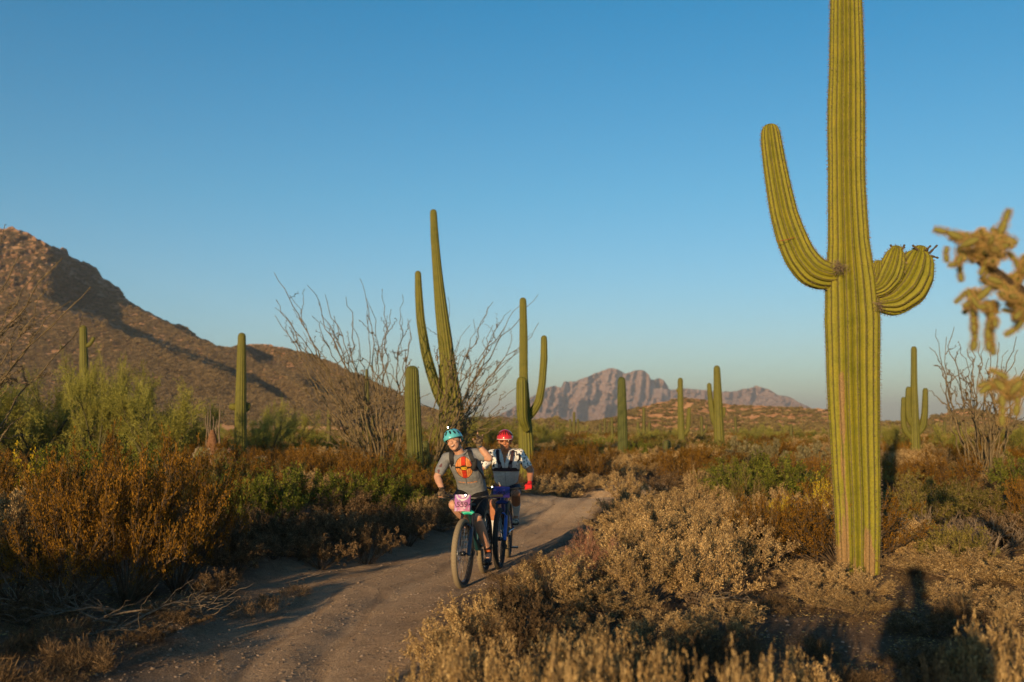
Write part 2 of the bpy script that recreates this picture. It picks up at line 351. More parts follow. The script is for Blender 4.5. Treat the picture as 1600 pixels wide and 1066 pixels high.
silF = [(700, 664), (760, 656), (780, 648), (800, 638), (812, 628), (825, 622), (838, 615), (855, 605), (864, 603), (877, 605), (881, 597), (900, 596), (910, 592), (920, 589), (932, 583), (942, 579), (955, 575), (966, 577), (978, 584), (982, 582), (991, 579), (1000, 578), (1008, 581), (1014, 586),
        (1017, 594), (1022, 595), (1030, 592), (1037, 595), (1042, 600), (1046, 609), (1054, 610), (1063, 607), (1082, 608), (1102, 610), (1122, 612), (1144, 612), (1163, 607), (1174, 605), (1183, 603), (1193, 606), (1202, 609), (1215, 618), (1235, 622), (1254, 631), (1285, 645), (1320, 655), (1400, 664)]
def DF(px, py):
    h = (665 - py)
    D = 2600 + 9 * h + 260 * sstep(1035, 1060, px)
    fl = np.abs(fbm(px / 26 + .25 * (py / 30), py / 90, 21, 5)); D = D + 90 * fl - 60 + 90 * fbm(px / 6, py / 5, 91, 4)
    D = D + 160 * (vn(px / 7 + py / 40, py / 60, 15) - .5) * sstep(8, 30, h)
    for x0, x1, y0, y1, a in ((899, 914, 628, 662, 260), (944, 950, 638, 656, 180), (928, 936, 616, 628, 160), (1013, 1026, 596, 612, 260), (872, 877, 620, 650, 120), (982, 990, 636, 650, 120), (1100, 1106, 615, 628, 60)):
        vx = sstep(x0, x1, px) * (1 - sstep(x1, x1 + 34, px)); vy = sstep(y0 - 5, y0 + 3, py) * (1 - sstep(y1 - 3, y1 + 5, py)); D = D + a * vx * vy
    return D
M_far = rockmat('far_rock_range', [(.3, (.20, .125, .10)), (.5, (.32, .21, .17)), (.7, (.42, .29, .24))], .012, (.36, .225, .18), 14.)
far, VF = hill('far_mountains', silF, DF, M_far, rows=140, step=1.0, amp=18, sc_=150, back=(1500, .5), jag=.8)

# ------------------------------------------------------------------ scattering helper for what nobody could count
def scatter(name, pts, rot, scl, src, label=None, cat=None):
    me = npdata(name, pts, [], None, False, {'rot': ('POINT', rot), 'scl': ('POINT', scl)})
    o = link(name, me); g = bpy.data.node_groups.new(name, 'GeometryNodeTree')
    g.interface.new_socket('Geometry', in_out='INPUT', socket_type='NodeSocketGeometry'); g.interface.new_socket('Geometry', in_out='OUTPUT', socket_type='NodeSocketGeometry')
    gi_ = g.nodes.new('NodeGroupInput'); go = g.nodes.new('NodeGroupOutput'); ip = g.nodes.new('GeometryNodeInstanceOnPoints')
    ob = g.nodes.new('GeometryNodeObjectInfo'); ob.inputs['Object'].default_value = src; ob.inputs['As Instance'].default_value = True; ob.transform_space = 'ORIGINAL'
    ra = g.nodes.new('GeometryNodeInputNamedAttribute'); ra.data_type = 'FLOAT_VECTOR'; ra.inputs['Name'].default_value = 'rot'
    sa = g.nodes.new('GeometryNodeInputNamedAttribute'); sa.data_type = 'FLOAT_VECTOR'; sa.inputs['Name'].default_value = 'scl'
    L = g.links.new; L(gi_.outputs[0], ip.inputs['Points']); L(ob.outputs['Geometry'], ip.inputs['Instance'])
    L(ra.outputs['Attribute'], ip.inputs['Rotation']); L(sa.outputs['Attribute'], ip.inputs['Scale']); L(ip.outputs[0], go.inputs[0])
    md = o.modifiers.new('scatter', 'NODES'); md.node_group = g
    tag(o, label, cat, kind='stuff'); return o
# ------------------------------------------------------------------ plant shapes
def shrub(seed, nst=26, ntw=9, nlf=3500, ll=.05, lw=.022, up=.5, spread=1., twl=.3, t0=.3, br=.008, outer=.5, droop=0., lumps=.2, sides=3, bias=1.0):
    """a unit shrub (radius and height about 1): returns branches (V, F), leaves (V, F, tint)"""
    g = np.random.RandomState(seed)
    th = g.rand(nst) * 2 * math.pi; rho = np.sqrt(g.rand(nst)) ** .8 * spread
    lump = 1 + lumps * np.sin(th * 2 + seed) + lumps * .6 * np.sin(th * 5 + 2 * seed)
    hh = np.sqrt(np.clip(1 - (rho / max(spread, 1e-3)) ** 2 * .8, .06, 1)) * g.uniform(.72, 1.05, nst) * bias
    end = np.stack([rho * np.cos(th) * lump, rho * np.sin(th) * lump, hh], 1)
    K = 7; t = np.linspace(0, 1, K)[None, :, None]
    st0 = np.stack([.10 * np.cos(th) * g.rand(nst), .10 * np.sin(th) * g.rand(nst), np.zeros(nst)], 1)[:, None]
    hor = end[:, None] * np.array([1, 1, 0]); ver = end[:, None] * np.array([0, 0, 1])
    S = st0 * (1 - t) + hor * t ** (1 / (.7 + .6 * up)) + ver * t ** (.75 + .25 * up)
    S += g.normal(size=S.shape) * .018 * t
    rad = br * (1.5 - 1.25 * np.linspace(0, 1, K))[None] * g.uniform(.7, 1.2, (nst, 1))
    bv = [tubes(S, rad, sides)]
    M = nst * ntw; si = np.repeat(np.arange(nst), ntw); tt = t0 + (1 - t0) * g.rand(M) ** .8
    f = tt * (K - 1); i0 = np.minimum(f.astype(int), K - 2); fr = (f - i0)[:, None]
    o = S[si, i0] * (1 - fr) + S[si, i0 + 1] * fr; sdir = S[si, i0 + 1] - S[si, i0]; sdir /= np.linalg.norm(sdir, axis=1, keepdims=True)
    out = o.copy(); out[:, 2] *= .6; out /= np.linalg.norm(out, axis=1, keepdims=True) + 1e-6
    d = sdir * .7 + out * outer + g.normal(size=(M, 3)) * .55; d[:, 2] += up - droop; d /= np.linalg.norm(d, axis=1, keepdims=True)
    L = twl * g.uniform(.5, 1.15, M) * (1.15 - .5 * tt)
    T = np.stack([o, o + d * L[:, None] * .5 + g.normal(size=(M, 3)) * .012, o + d * L[:, None] + g.normal(size=(M, 3)) * .025 + np.array([0, 0, .05 * up - .08 * droop])], 1)
    T[..., 2] = np.maximum(T[..., 2], .01)
    bv.append(tubes(T, br * np.array([.55, .4, .2])[None] * np.ones((M, 1)), 3))
    # side twigs
    M2 = M * 2; ti = g.randint(0, M, M2); u = g.rand(M2, 1) * .8 + .15; o2 = T[ti, 0] * (1 - u) + T[ti, 2] * u
    d2 = d[ti] + g.normal(size=(M2, 3)) * .6; d2 /= np.linalg.norm(d2, axis=1, keepdims=True)
    e2 = o2 + d2 * (twl * .35 * g.uniform(.5, 1.2, M2))[:, None]; e2[:, 2] = np.maximum(e2[:, 2], .01)
    bv.append(tubes(np.stack([o2, e2], 1), br * np.array([.3, .15])[None] * np.ones((M2, 1)), 3))
    q = g.randint(0, M + M2, nlf); A = np.concatenate([T[:, 0], o2]); B = np.concatenate([T[:, 2], e2]); dd = np.concatenate([d, d2])
    # leaves grow in small tufts along the twigs
    u = (np.round(g.rand(nlf, 1) * 6) / 6 * .85 + .15); pos = A[q] * (1 - u) + B[q] * u + g.normal(size=(nlf, 3)) * .35 * ll
    pos[:, 2] = np.maximum(pos[:, 2], .015)
    ld = dd[q] * .8 + g.normal(size=(nlf, 3)) * .6; ld[:, 2] += .3 * up - droop
    LV, LF = leaves(pos, ld, ll * g.uniform(.6, 1.35, nlf), lw * g.uniform(.6, 1.3, nlf), g)
    tw_t = g.rand(M + M2) * .6; tint = np.clip(tw_t[q] + g.rand(nlf) * .5 - .05, 0, 1)
    return merge(bv), (LV, LF, tint)
def shrub_meshes(name, seed, **k):
    (bv, bf), (lv, lf, ti) = shrub(seed, **k)
    return npdata(name + '_branches', bv, bf), npdata(name + '_foliage', lv, lf, None, False, {'tint': ('FACE', ti)})

KINDS = {}
def kind(k, mats, seeds, **kw):
    out = []
    for s in seeds:
        b, f = shrub_meshes(k, s, **kw); b.materials.append(mats[0]); f.materials.append(mats[1]); out.append((b, f))
    KINDS[k] = out
# near and middle-distance shapes
kind('bursage', (M_twig, M_tan), (11, 12, 13, 14), nst=34, ntw=14, nlf=14500, ll=.036, lw=.015, up=.5, twl=.28, br=.006, lumps=.22)
kind('bursage_near', (M_twig, M_tan), (21, 22, 23), nst=32, ntw=13, nlf=11500, ll=.042, lw=.022, up=.15, twl=.34, br=.006, lumps=.35, outer=.7)
kind('dark_bursage', (M_twigd, M_brown), (31, 32, 33), nst=30, ntw=10, nlf=10000, ll=.042, lw=.019, up=.5, twl=.26, br=.006)
kind('creosote', (M_twigd, M_orange), (41, 42, 43), nst=34, ntw=14, nlf=17000, ll=.026, lw=.013, up=.6, twl=.30, br=.007, t0=.25, outer=.3, lumps=.2)
kind('green_bush', (M_twigd, M_green), (51, 52, 53), nst=32, ntw=13, nlf=12000, ll=.036, lw=.020, up=.6, twl=.28, br=.008)
kind('olive_bush', (M_twig, M_olive), (61, 62), nst=30, ntw=10, nlf=7500, ll=.045, lw=.022, up=.7, twl=.28, br=.008)
kind('gold_bush', (M_twig, M_gold), (71, 72), nst=22, ntw=8, nlf=2600, ll=.05, lw=.032, up=.8, twl=.3, br=.009)
kind('red_bush', (M_twig, M_red), (81,), nst=40, ntw=14, nlf=9500, ll=.055, lw=.008, up=.8, twl=.22, br=.006, lumps=.03)
kind('twiggy', (M_bone, M_brown), (91, 92), nst=24, ntw=9, nlf=700, ll=.04, lw=.02, up=.35, twl=.45, br=.016, outer=.5)
kind('dry_grass', (M_twig, M_brown), (95, 96), nst=14, ntw=4, nlf=900, ll=.30, lw=.016, up=1.0, twl=.3, br=.004, bias=.7)
kind('pale_cholla', (M_twigd, M_grey), (97, 98), nst=22, ntw=8, nlf=4200, ll=.075, lw=.05, up=.6, twl=.22, br=.02, t0=.55)

DESC = {'bursage': ('bursage_bush', 'dry tan bursage bush', 'bush'), 'bursage_near': ('bursage_bush', 'straw coloured dry bush', 'bush'), 'dark_bursage': ('brown_bush', 'dull brown dry bush', 'bush'),
        'creosote': ('creosote_bush', 'amber creosote bush', 'bush'), 'green_bush': ('green_bush', 'leafy green bush', 'bush'), 'olive_bush': ('olive_bush', 'olive green bush', 'bush'),
        'gold_bush': ('golden_bush', 'golden yellow bush', 'bush'), 'red_bush': ('rusty_bush', 'rusty pink rounded bush', 'bush'), 'twiggy': ('leafless_bush', 'pale leafless twiggy bush', 'bush'),
        'dry_grass': ('grass_clump', 'dry grass clump', 'grass'), 'pale_cholla': ('cholla_bush', 'pale fuzzy cholla bush', 'cactus')}
rp_ = np.random.RandomState(77)
PLANTED = []
def plant(k, x, y, h, r, label, group=None, var=None, tilt=0.):
    nm, d, cat = DESC[k]; v = KINDS[k]; v = v[(rp_.randint(len(v)) if var is None else var % len(v))]
    o = empty(nm, (x, y, gz(x, y) - .01), rp_.rand() * 6.283); o.scale = (r, r * rp_.uniform(.9, 1.1), h)
    o.rotation_euler.x = tilt
    link('branches', v[0], o); link('foliage', v[1], o); tag(o, label, cat, group); PLANTED.append((x, y, r)); return o
def plant_px(k, px, D, ytop, rpx, label, group=None, **kw):
    p = P(px, 665, D); g = gz(p.x, D); h = max(P(px, ytop, D).z - g, .15)
    return plant(k, p.x, D, h / (1.12 if k == 'bursage' and px > 780 and D < 16 else 1.0), rpx / FPX * D, label, group, **kw)

# ---- saguaros
def sagmat(name, c_crest, c_val, scar):
    m, n, b = newmat(name); tc = nd(n, 'ShaderNodeTexCoord')
    rb = nd(n, 'ShaderNodeAttribute', attribute_name='rib'); ar = nd(n, 'ShaderNodeAttribute', attribute_name='areole'); wd = nd(n, 'ShaderNodeAttribute', attribute_name='woody')
    no = noise(n, 5, 5, .6, tc.outputs['Object']); c = ramp(n, rb.outputs['Fac'], [(0, c_val), (.35, c_crest), (1, c_crest)])  # valleys darker olive, with crease shade put into the colour
    v = ramp(n, no.outputs[0], [(.3, (.72, .78, .6)), (.5, (1, 1, 1)), (.72, (1.22, 1.12, .9))])
    c2 = mixc(n, .8, c.outputs[0], v.outputs[0], 'MULTIPLY')
    f = noise(n, 40, 3, .7, tc.outputs['Object']); v2 = ramp(n, f.outputs[0], [(.35, (.75, .75, .7)), (.6, (1.1, 1.1, 1.05))])
    c2 = mixc(n, .6, c2, v2.outputs[0], 'MULTIPLY')
    # grey brown areole line along each crest
    c3 = mixc(n, ar.outputs['Fac'], c2, (.075, .06, .03))
    # corky bark, where the plant has some
    mp = nd(n, 'ShaderNodeMapping'); mp.inputs['Scale'].default_value = (9, 9, 1.2); n.links.new(tc.outputs['Object'], mp.inputs[0])
    wn = noise(n, 1.4, 5, .65, mp.outputs[0]); wf = nd(n, 'ShaderNodeMath', operation='MULTIPLY_ADD'); n.links.new(wd.outputs['Fac'], wf.inputs[0]); wf.inputs[1].default_value = 1.0; n.links.new(wn.outputs[0], wf.inputs[2])
    wr = ramp(n, wf.outputs[0], [(.84, (0, 0, 0)), (.94, (1, 1, 1))])
    wc = ramp(n, f.outputs[0], [(.3, tuple(.55 * q for q in scar)), (.7, scar)])
    c4 = mixc(n, wr.outputs[0], c3, wc.outputs[0]); n.links.new(c4, b.inputs['Base Color'])
    b.inputs['Roughness'].default_value = .62; b.inputs['Specular IOR Level'].default_value = .22
    bp = nd(n, 'ShaderNodeBump'); bp.inputs['Strength'].default_value = .35; bp.inputs['Distance'].default_value = .02; n.links.new(f.outputs[0], bp.inputs['Height']); n.links.new(bp.outputs[0], b.inputs['Normal'])
    return m
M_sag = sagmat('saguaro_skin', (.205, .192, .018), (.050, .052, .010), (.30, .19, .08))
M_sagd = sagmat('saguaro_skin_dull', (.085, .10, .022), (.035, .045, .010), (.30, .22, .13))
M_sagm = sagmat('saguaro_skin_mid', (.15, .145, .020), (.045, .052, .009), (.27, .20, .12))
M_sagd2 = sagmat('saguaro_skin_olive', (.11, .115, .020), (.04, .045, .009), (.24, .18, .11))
M_spine = mat('saguaro_spine', (.20, .15, .10), .8, spec=.1)
M_spinep = mat('pale_spine', (.55, .45, .30), .7, spec=.1)
M_bud = mat('saguaro_bud_brown', (.07, .05, .035), .8)
M_barrel = sagmat('barrel_cactus_skin', (.16, .17, .035), (.06, .07, .015), (.25, .18, .1))
M_spiner = mat('reddish_spine', (.42, .24, .16), .8, spec=.1)

def smooth_path(pts, n):
    a = np.array([tuple(p) for p in pts], float); d = np.r_[0, np.cumsum(np.linalg.norm(np.diff(a, axis=0), axis=1))]
    s = np.linspace(0, d[-1], n)
    q = np.stack([np.interp(s, d, a[:, k]) for k in range(3)], 1)
    for _ in range(max(2, n // 12)): q[1:-1] = (q[:-2] + 2 * q[1:-1] + q[2:]) / 4
    return q, d[-1]
def sagcol(pts, radii, ribs=20, per=6, depth=.16, ring=.07, woody=None, tip=True, seed=0, bumps=.03, spine=None, spl=.03, spn=5, spstep=.03, spt=.0018, flat_end=False):
    """ribbed fleshy column along pts; radii (t, r) pairs along it. returns mesh pieces in world space"""
    g = np.random.RandomState(seed + 5)
    a0 = np.array([tuple(p) for p in pts], float); Ltot = np.linalg.norm(np.diff(a0, axis=0), axis=1).sum()
    n = max(8, int(Ltot / ring)); C, L = smooth_path(pts, n)
    tr_ = np.array(radii, float); s = np.linspace(0, 1, n); rr = np.interp(s, tr_[:, 0], tr_[:, 1])
    rr = rr * (1 + bumps * fbm(s * L * 1.2, s * 0 + seed, seed, 3))
    # round the tip
    rt = rr[-1]; m_ = 7; th = np.linspace(0, math.pi / 2, m_ + 1)[1:]
    T = C[-1] - C[-2]; T /= np.linalg.norm(T)
    cut = C[-1] - T * rt * .9
    keep = ((C - cut) @ T < 0) | (np.arange(n) < n // 2)
    C = C[keep]; rr = rr[keep]
    Cap = cut + T * rt * 1.05 * np.sin(th)[:, None]; Rc = rt * np.cos(th) ** .75; Rc[-1] = .004
    C = np.concatenate([C, Cap]); rr = np.concatenate([rr, Rc]); n = len(C)
    Tn = np.gradient(C, axis=0); Tn /= np.linalg.norm(Tn, axis=1, keepdims=True)
    A = np.zeros((n, 3)); ref = np.array([0., 1, 0]) if abs(Tn[0][1]) < .9 else np.array([1., 0, 0])
    for i in range(n):
        ref = ref - Tn[i] * (ref @ Tn[i]); ref /= np.linalg.norm(ref); A[i] = ref
    B = np.cross(Tn, A)
    S = ribs * per; ph = np.arange(S) / S * 2 * math.pi; k = np.abs(np.cos(ph * ribs / 2)); 
    prof = 1 - depth + depth * k ** .75
    Rad = rr[:, None] * prof[None]
    sd = np.array([math.sin(i * 3.1) for i in range(ribs)])
    V = C[:, None] + Rad[..., None] * (A[:, None] * np.cos(ph)[None, :, None] + B[:, None] * np.sin(ph)[None, :, None])
    idx = np.arange(n * S).reshape(n, S)
    F = np.stack([idx[:-1], np.roll(idx[:-1], -1, 1), np.roll(idx[1:], -1, 1), idx[1:]], -1).reshape(-1, 4)
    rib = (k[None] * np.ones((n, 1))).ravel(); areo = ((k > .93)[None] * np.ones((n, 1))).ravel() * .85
    ss = np.linspace(0, 1, n)
    wz = V[..., 2] - V[..., 2].min(); wd = np.zeros((n, S)) if woody is None else woody(wz, ph[None] * np.ones((n, 1)), V)
    out = {'V': V.reshape(-1, 3), 'F': F, 'rib': rib, 'areole': areo, 'woody': wd.ravel()}
    if spine:
        seg = np.linalg.norm(np.diff(C, axis=0), axis=1); cum = np.r_[0, np.cumsum(seg)]; st = np.arange(.04, cum[-1] - .005, spstep)
        Ci = np.stack([np.interp(st, cum, C[:, q]) for q in range(3)], 1); Ai = np.stack([np.interp(st, cum, A[:, q]) for q in range(3)], 1); Bi = np.stack([np.interp(st, cum, B[:, q]) for q in range(3)], 1)
        Ti = np.stack([np.interp(st, cum, Tn[:, q]) for q in range(3)], 1); ri = np.interp(st, cum, rr)
        pr = np.arange(ribs) / ribs * 2 * math.pi
        Nn = Ai[:, None] * np.cos(pr)[None, :, None] + Bi[:, None] * np.sin(pr)[None, :, None]
        Q = Ci[:, None] + Nn * ri[:, None, None] * .995; Nn = Nn.reshape(-1, 3); Q = Q.reshape(-1, 3)
        Q = Q + g.normal(size=Q.shape) * .003
        Q = np.repeat(Q, spn, 0); d = np.repeat(Nn, spn, 0) * 1.0 + g.normal(size=Q.shape) * .62
        d /= np.linalg.norm(d, axis=1, keepdims=True); ln = spl * g.uniform(.5, 1.2, len(Q))
        V2, F2 = leaves(Q, d, ln, spt * 2, g); 
        out['S'] = (V2, F2)
    return out
def sag_obj(name, c, parent, m, origin, sm=M_spine, sname='spines'):
    V = c['V'] - np.array(origin)
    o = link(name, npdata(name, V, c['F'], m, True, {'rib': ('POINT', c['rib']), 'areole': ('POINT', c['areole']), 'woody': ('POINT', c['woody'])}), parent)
    if 'S' in c:
        s = link(sname, npdata(sname, c['S'][0] - np.array(origin), c['S'][1], sm), o); s['kind'] = 'stuff'
    return o

def tubeobj(name, paths, radii, m, parent, origin, sides=5):
    vs = [tubes(np.array([p]) - np.array(origin)[None, None], np.array([r]), sides) for p, r in zip(paths, radii)]
    V, F = merge(vs); return link(name, npdata(name, V, F, m, sides > 3), parent)
# ------------------------------------------------------------------ saguaros
def colspec(spec, D):
    pts = [P(s[0], s[1], D + (s[3] if len(s) > 3 else 0)) for s in spec]
    d = [0.]
    for a, b_ in zip(pts, pts[1:]): d.append(d[-1] + (b_ - a).length)
    rad = [(q / d[-1], s[2] / 2 / FPX * (D + (s[3] if len(s) > 3 else 0))) for q, s in zip(d, spec)]
    return pts, rad
def saguaro(D, trunk, arms, label, ribs=16, per=4, ring=.15, m=None, group=None, near=False, seed=1, depth=.14, **kw):
    m = m or (M_sag if near else M_sagm)
    tp, tr2 = colspec(trunk, D); bx, by = tp[0].x, tp[0].y; g = gz(bx, by); tp[0].z = min(tp[0].z, g - .1)
    org = (bx, by, g); root = empty('saguaro_cactus', org)
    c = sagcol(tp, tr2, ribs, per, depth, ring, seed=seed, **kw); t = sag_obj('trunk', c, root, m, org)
    for k, a in enumerate(arms):
        ap, ar = colspec(a, D); kk = dict(kw); kk.pop('woody', None)
        c = sagcol(ap, ar, max(8, int(ribs * .75)), per, depth, ring * .7, seed=seed + 3 + k, **kk); sag_obj('arm', c, root, m, org)
    tag(root, label, 'cactus', group); return root, org

def woody1(z, ph, V):
    front = V[..., 1] < 11.9
    px = V[..., 0]; c = P(1323, 700, 11.55).x; c2_ = P(1327, 700, 11.55).x
    w_ = np.exp(-((px - c) / .04) ** 2) * sstep(2.6, 2.45, z) * sstep(.1, .35, z) * front * .42
    w_ += np.exp(-((px - P(1358, 800, 11.55).x) / .05) ** 2) * sstep(1.3, .5, z) * front * .25
    w_ += .34 * sstep(1.1, 0, z) + .12 * sstep(.62, .75, vn(ph * 3, z * 1.3, 5))
    return w_
big, borg = saguaro(11.85, [(1341, 915, 62), (1341, 880, 63), (1340, 800, 67), (1336, 700, 73), (1333, 600, 78), (1332, 500, 83), (1329, 440, 77), (1326, 380, 63), (1323, 300, 59), (1322, 200, 57), (1323, 100, 53), (1322, 0, 49), (1322, -120, 44), (1322, -200, 38)],
    [[(1318, 430, 34), (1300, 432, 41), (1286, 431, 48), (1268, 424, 52), (1250, 402, 50), (1236, 370, 48), (1225, 335, 42), (1217, 295, 38), (1210, 255, 35), (1205, 220, 32), (1203, 196, 28)],
     [(1354, 474, 20), (1372, 474, 28), (1394, 471, 50), (1415, 451, 64), (1427, 428, 62), (1434, 408, 50), (1440, 386, 26)],
     [(1362, 455, 24, -.1), (1377, 450, 30, -.12), (1389, 432, 42, -.14), (1396, 412, 38, -.14), (1402, 386, 22, -.12)],
     [(1352, 452, 18, -.05), (1366, 444, 24, -.1), (1371, 428, 25, -.12), (1373, 408, 17, -.12)]],
    'giant saguaro in the right foreground with one long arm and three stubby arms', ribs=19, per=8, ring=.05, depth=.21, spine=True, spn=5, spstep=.032, spl=.032, spt=.0022, woody=woody1, seed=2, near=True, bumps=.05)
# pleat where the left arm grew anew, scarred skin at the joints, buds on the stubby arms
def tuft(name, px, py, D, n, ln, m, root, org, s=.01):
    g = np.random.RandomState(int(px)); p = np.array(tuple(P(px, py, D))) - np.array(org); q = p + g.normal(size=(n, 3)) * s; q[:, 1] -= abs(g.normal(size=n)) * .01
    V, F = leaves(q, g.normal(size=(n, 3)) + np.array([0, -.5, 0]), ln, .006, g); o = link(name, npdata(name, V, F, m), root); o['kind'] = 'stuff'; return o
tuft('spine_tuft', 1311, 418, 11.55, 260, .07, M_spine, big, borg, .035); tuft('spine_tuft', 1373, 478, 11.6, 140, .06, M_spine, big, borg, .03)
def bud(px, py, px2, py2, D=11.75):
    a = np.array(tuple(P(px, py, D))); c = np.array(tuple(P(px2 + (px2 - px) * .4, py2 + (py2 - py) * .6, D))); pts = np.array([a + (c - a) * t for t in (0, .35, .6, .85, 1)])
    r = np.array([.013, .015, .008, .014, .010]); tubeobj('flower_bud', [pts], [r], M_bud, big, borg, 7)
for q in ((1398, 392, 1393, 386), (1404, 391, 1411, 388), (1408, 392, 1412, 386), (1434, 391, 1428, 386), (1446, 392, 1452, 387), (1452, 396, 1461, 388), (1455, 400, 1463, 402)): bud(*q)
pl = [np.array(tuple(P(x, y, 11.85 - .19 - .02 * math.sin(k)))) for k, (x, y) in enumerate(((1213, 377), (1222, 376), (1232, 374), (1241, 371)))]
tubeobj('growth_scar', [np.array(pl)], [np.full(4, .004)], mat('scar_red_brown', (.30, .09, .04), .8), big, borg, 4)

saguaro(34, [(716, 752, 36), (714, 700, 35), (711, 650, 32), (703, 600, 29), (697, 545, 24), (689, 480, 20), (683, 420, 15), (679, 370, 13), (677, 328, 11)],
    [[(710, 655, 16), (700, 640, 22), (688, 622, 19), (676, 590, 17), (665, 550, 16), (657, 500, 14), (654, 455, 12), (653, 424, 10)],
     [(706, 705, 12, .4), (697, 690, 14, .5), (693, 660, 14, .5), (692, 600, 13, .5), (691, 568, 12, .5)]],
    'tallest saguaro behind the riders, leaning trunk with a slim arm on its left', ribs=14, per=6, woody=lambda z, ph, V: .22 * sstep(5.2, 3.5, z), seed=5)
saguaro(29, [(650, 766, 25), (649, 720, 25), (646, 660, 25), (644, 610, 24), (644, 573, 21)], [], 'single short thick saguaro column in front of the big ocotillo', m=M_sagd2, ribs=16, per=6, ring=.08, depth=.2, seed=6)
saguaro(30.5, [(668, 766, 14), (666, 720, 14), (664, 690, 12)], [], 'stub of a young saguaro half hidden right of the short thick column', ribs=12, seed=61, m=M_sagd)
saguaro(28.5, [(824, 770, 26), (823, 730, 25), (822, 690, 24), (820, 650, 20), (818, 590, 14), (818, 520, 13), (817, 466, 11)],
    [[(824, 655, 10), (833, 643, 14), (842, 628, 13), (847, 600, 12), (850, 560, 12), (850, 525, 10)], [(823, 672, 12, -.3), (816, 655, 16, -.45), (815, 625, 18, -.5), (815, 590, 16, -.5)]],
    'saguaro right behind the red helmet rider, with a bent arm and a stub', ribs=14, per=6, ring=.1, seed=7, woody=lambda z, ph, V: .2 * sstep(2.6, 1.6, z))
saguaro(37, [(376, 742, 18), (376, 690, 19), (376, 640, 18), (377, 580, 15), (378, 521, 12)], [[(372, 636, 8), (364, 636, 12), (359, 634, 11)], [(380, 640, 8), (386, 640, 10, .2), (387, 630, 10, .2)]],
    'straight saguaro with two round buds of arms, beside the dead cactus skeleton', ribs=14, per=4, seed=8)
saguaro(46, [(131, 745, 14), (131, 690, 14), (131, 640, 12), (131, 560, 13), (130, 509, 11)], [[(134, 541, 6), (140, 539, 7), (144, 533, 6), (147, 527, 6)], [(133, 618, 7, -.4), (136, 608, 8, -.6), (136, 596, 8, -.6)], [(136, 680, 10), (143, 660, 13), (143, 625, 13), (143, 600, 12)]],
    'saguaro rising out of the green palo verdes at the far left', ribs=12, seed=9)
saguaro(46, [(973, 726, 15), (973, 690, 16), (972, 640, 15), (971, 590, 12)], [], 'plain dark saguaro column without arms in front of the far mountains', ribs=14, per=6, ring=.1, seed=10, m=M_sagd)
saguaro(68, [(1066, 702, 12), (1064, 660, 10), (1063, 620, 9), (1063, 591, 8)], [[(1068, 680, 6), (1075, 672, 7), (1076, 655, 7), (1077, 637, 6)], [(1063, 614, 5), (1060, 611, 6), (1059, 607, 5)]],
    'slim saguaro with a low arm, left of the fat tapering one', ribs=12, seed=11)
saguaro(50, [(1125, 724, 17), (1124, 690, 17), (1122, 640, 15), (1121, 600, 12), (1120, 572, 10)], [[(1118, 668, 6), (1114, 655, 8), (1111, 632, 9), (1109, 615, 8), (1108, 599, 7)], [(1130, 652, 5), (1132, 644, 5), (1131, 636, 5)]],
    'tapering saguaro with a thin arm on its left, near the far range end', ribs=12, seed=12)
saguaro(40, [(1430, 745, 18), (1430, 700, 17), (1429, 650, 13), (1428, 600, 10), (1428, 542, 9)],
    [[(1428, 668, 8), (1420, 655, 11), (1419, 630, 10), (1420, 605, 9)], [(1424, 684, 8), (1413, 672, 9), (1411, 650, 8), (1412, 621, 7)], [(1432, 680, 8), (1442, 668, 12), (1445, 645, 10), (1446, 607, 8)]],
    'saguaro with upright arms crowded on both sides, right of the giant one', ribs=12, seed=13)
saguaro(44, [(1042, 742, 13), (1042, 715, 14), (1042, 688, 11)], [], 'small pale young saguaro among the shrubs beyond the trail', ribs=12, per=4, ring=.1, seed=14, m=M_sagd, spine=True, spn=6, spl=.06, spstep=.06, spt=.004)
saguaro(60, [(988, 712, 7), (988, 698, 6)], [], 'tiny pale saguaro just right of the plain dark column', ribs=10, seed=15, m=M_sagd)
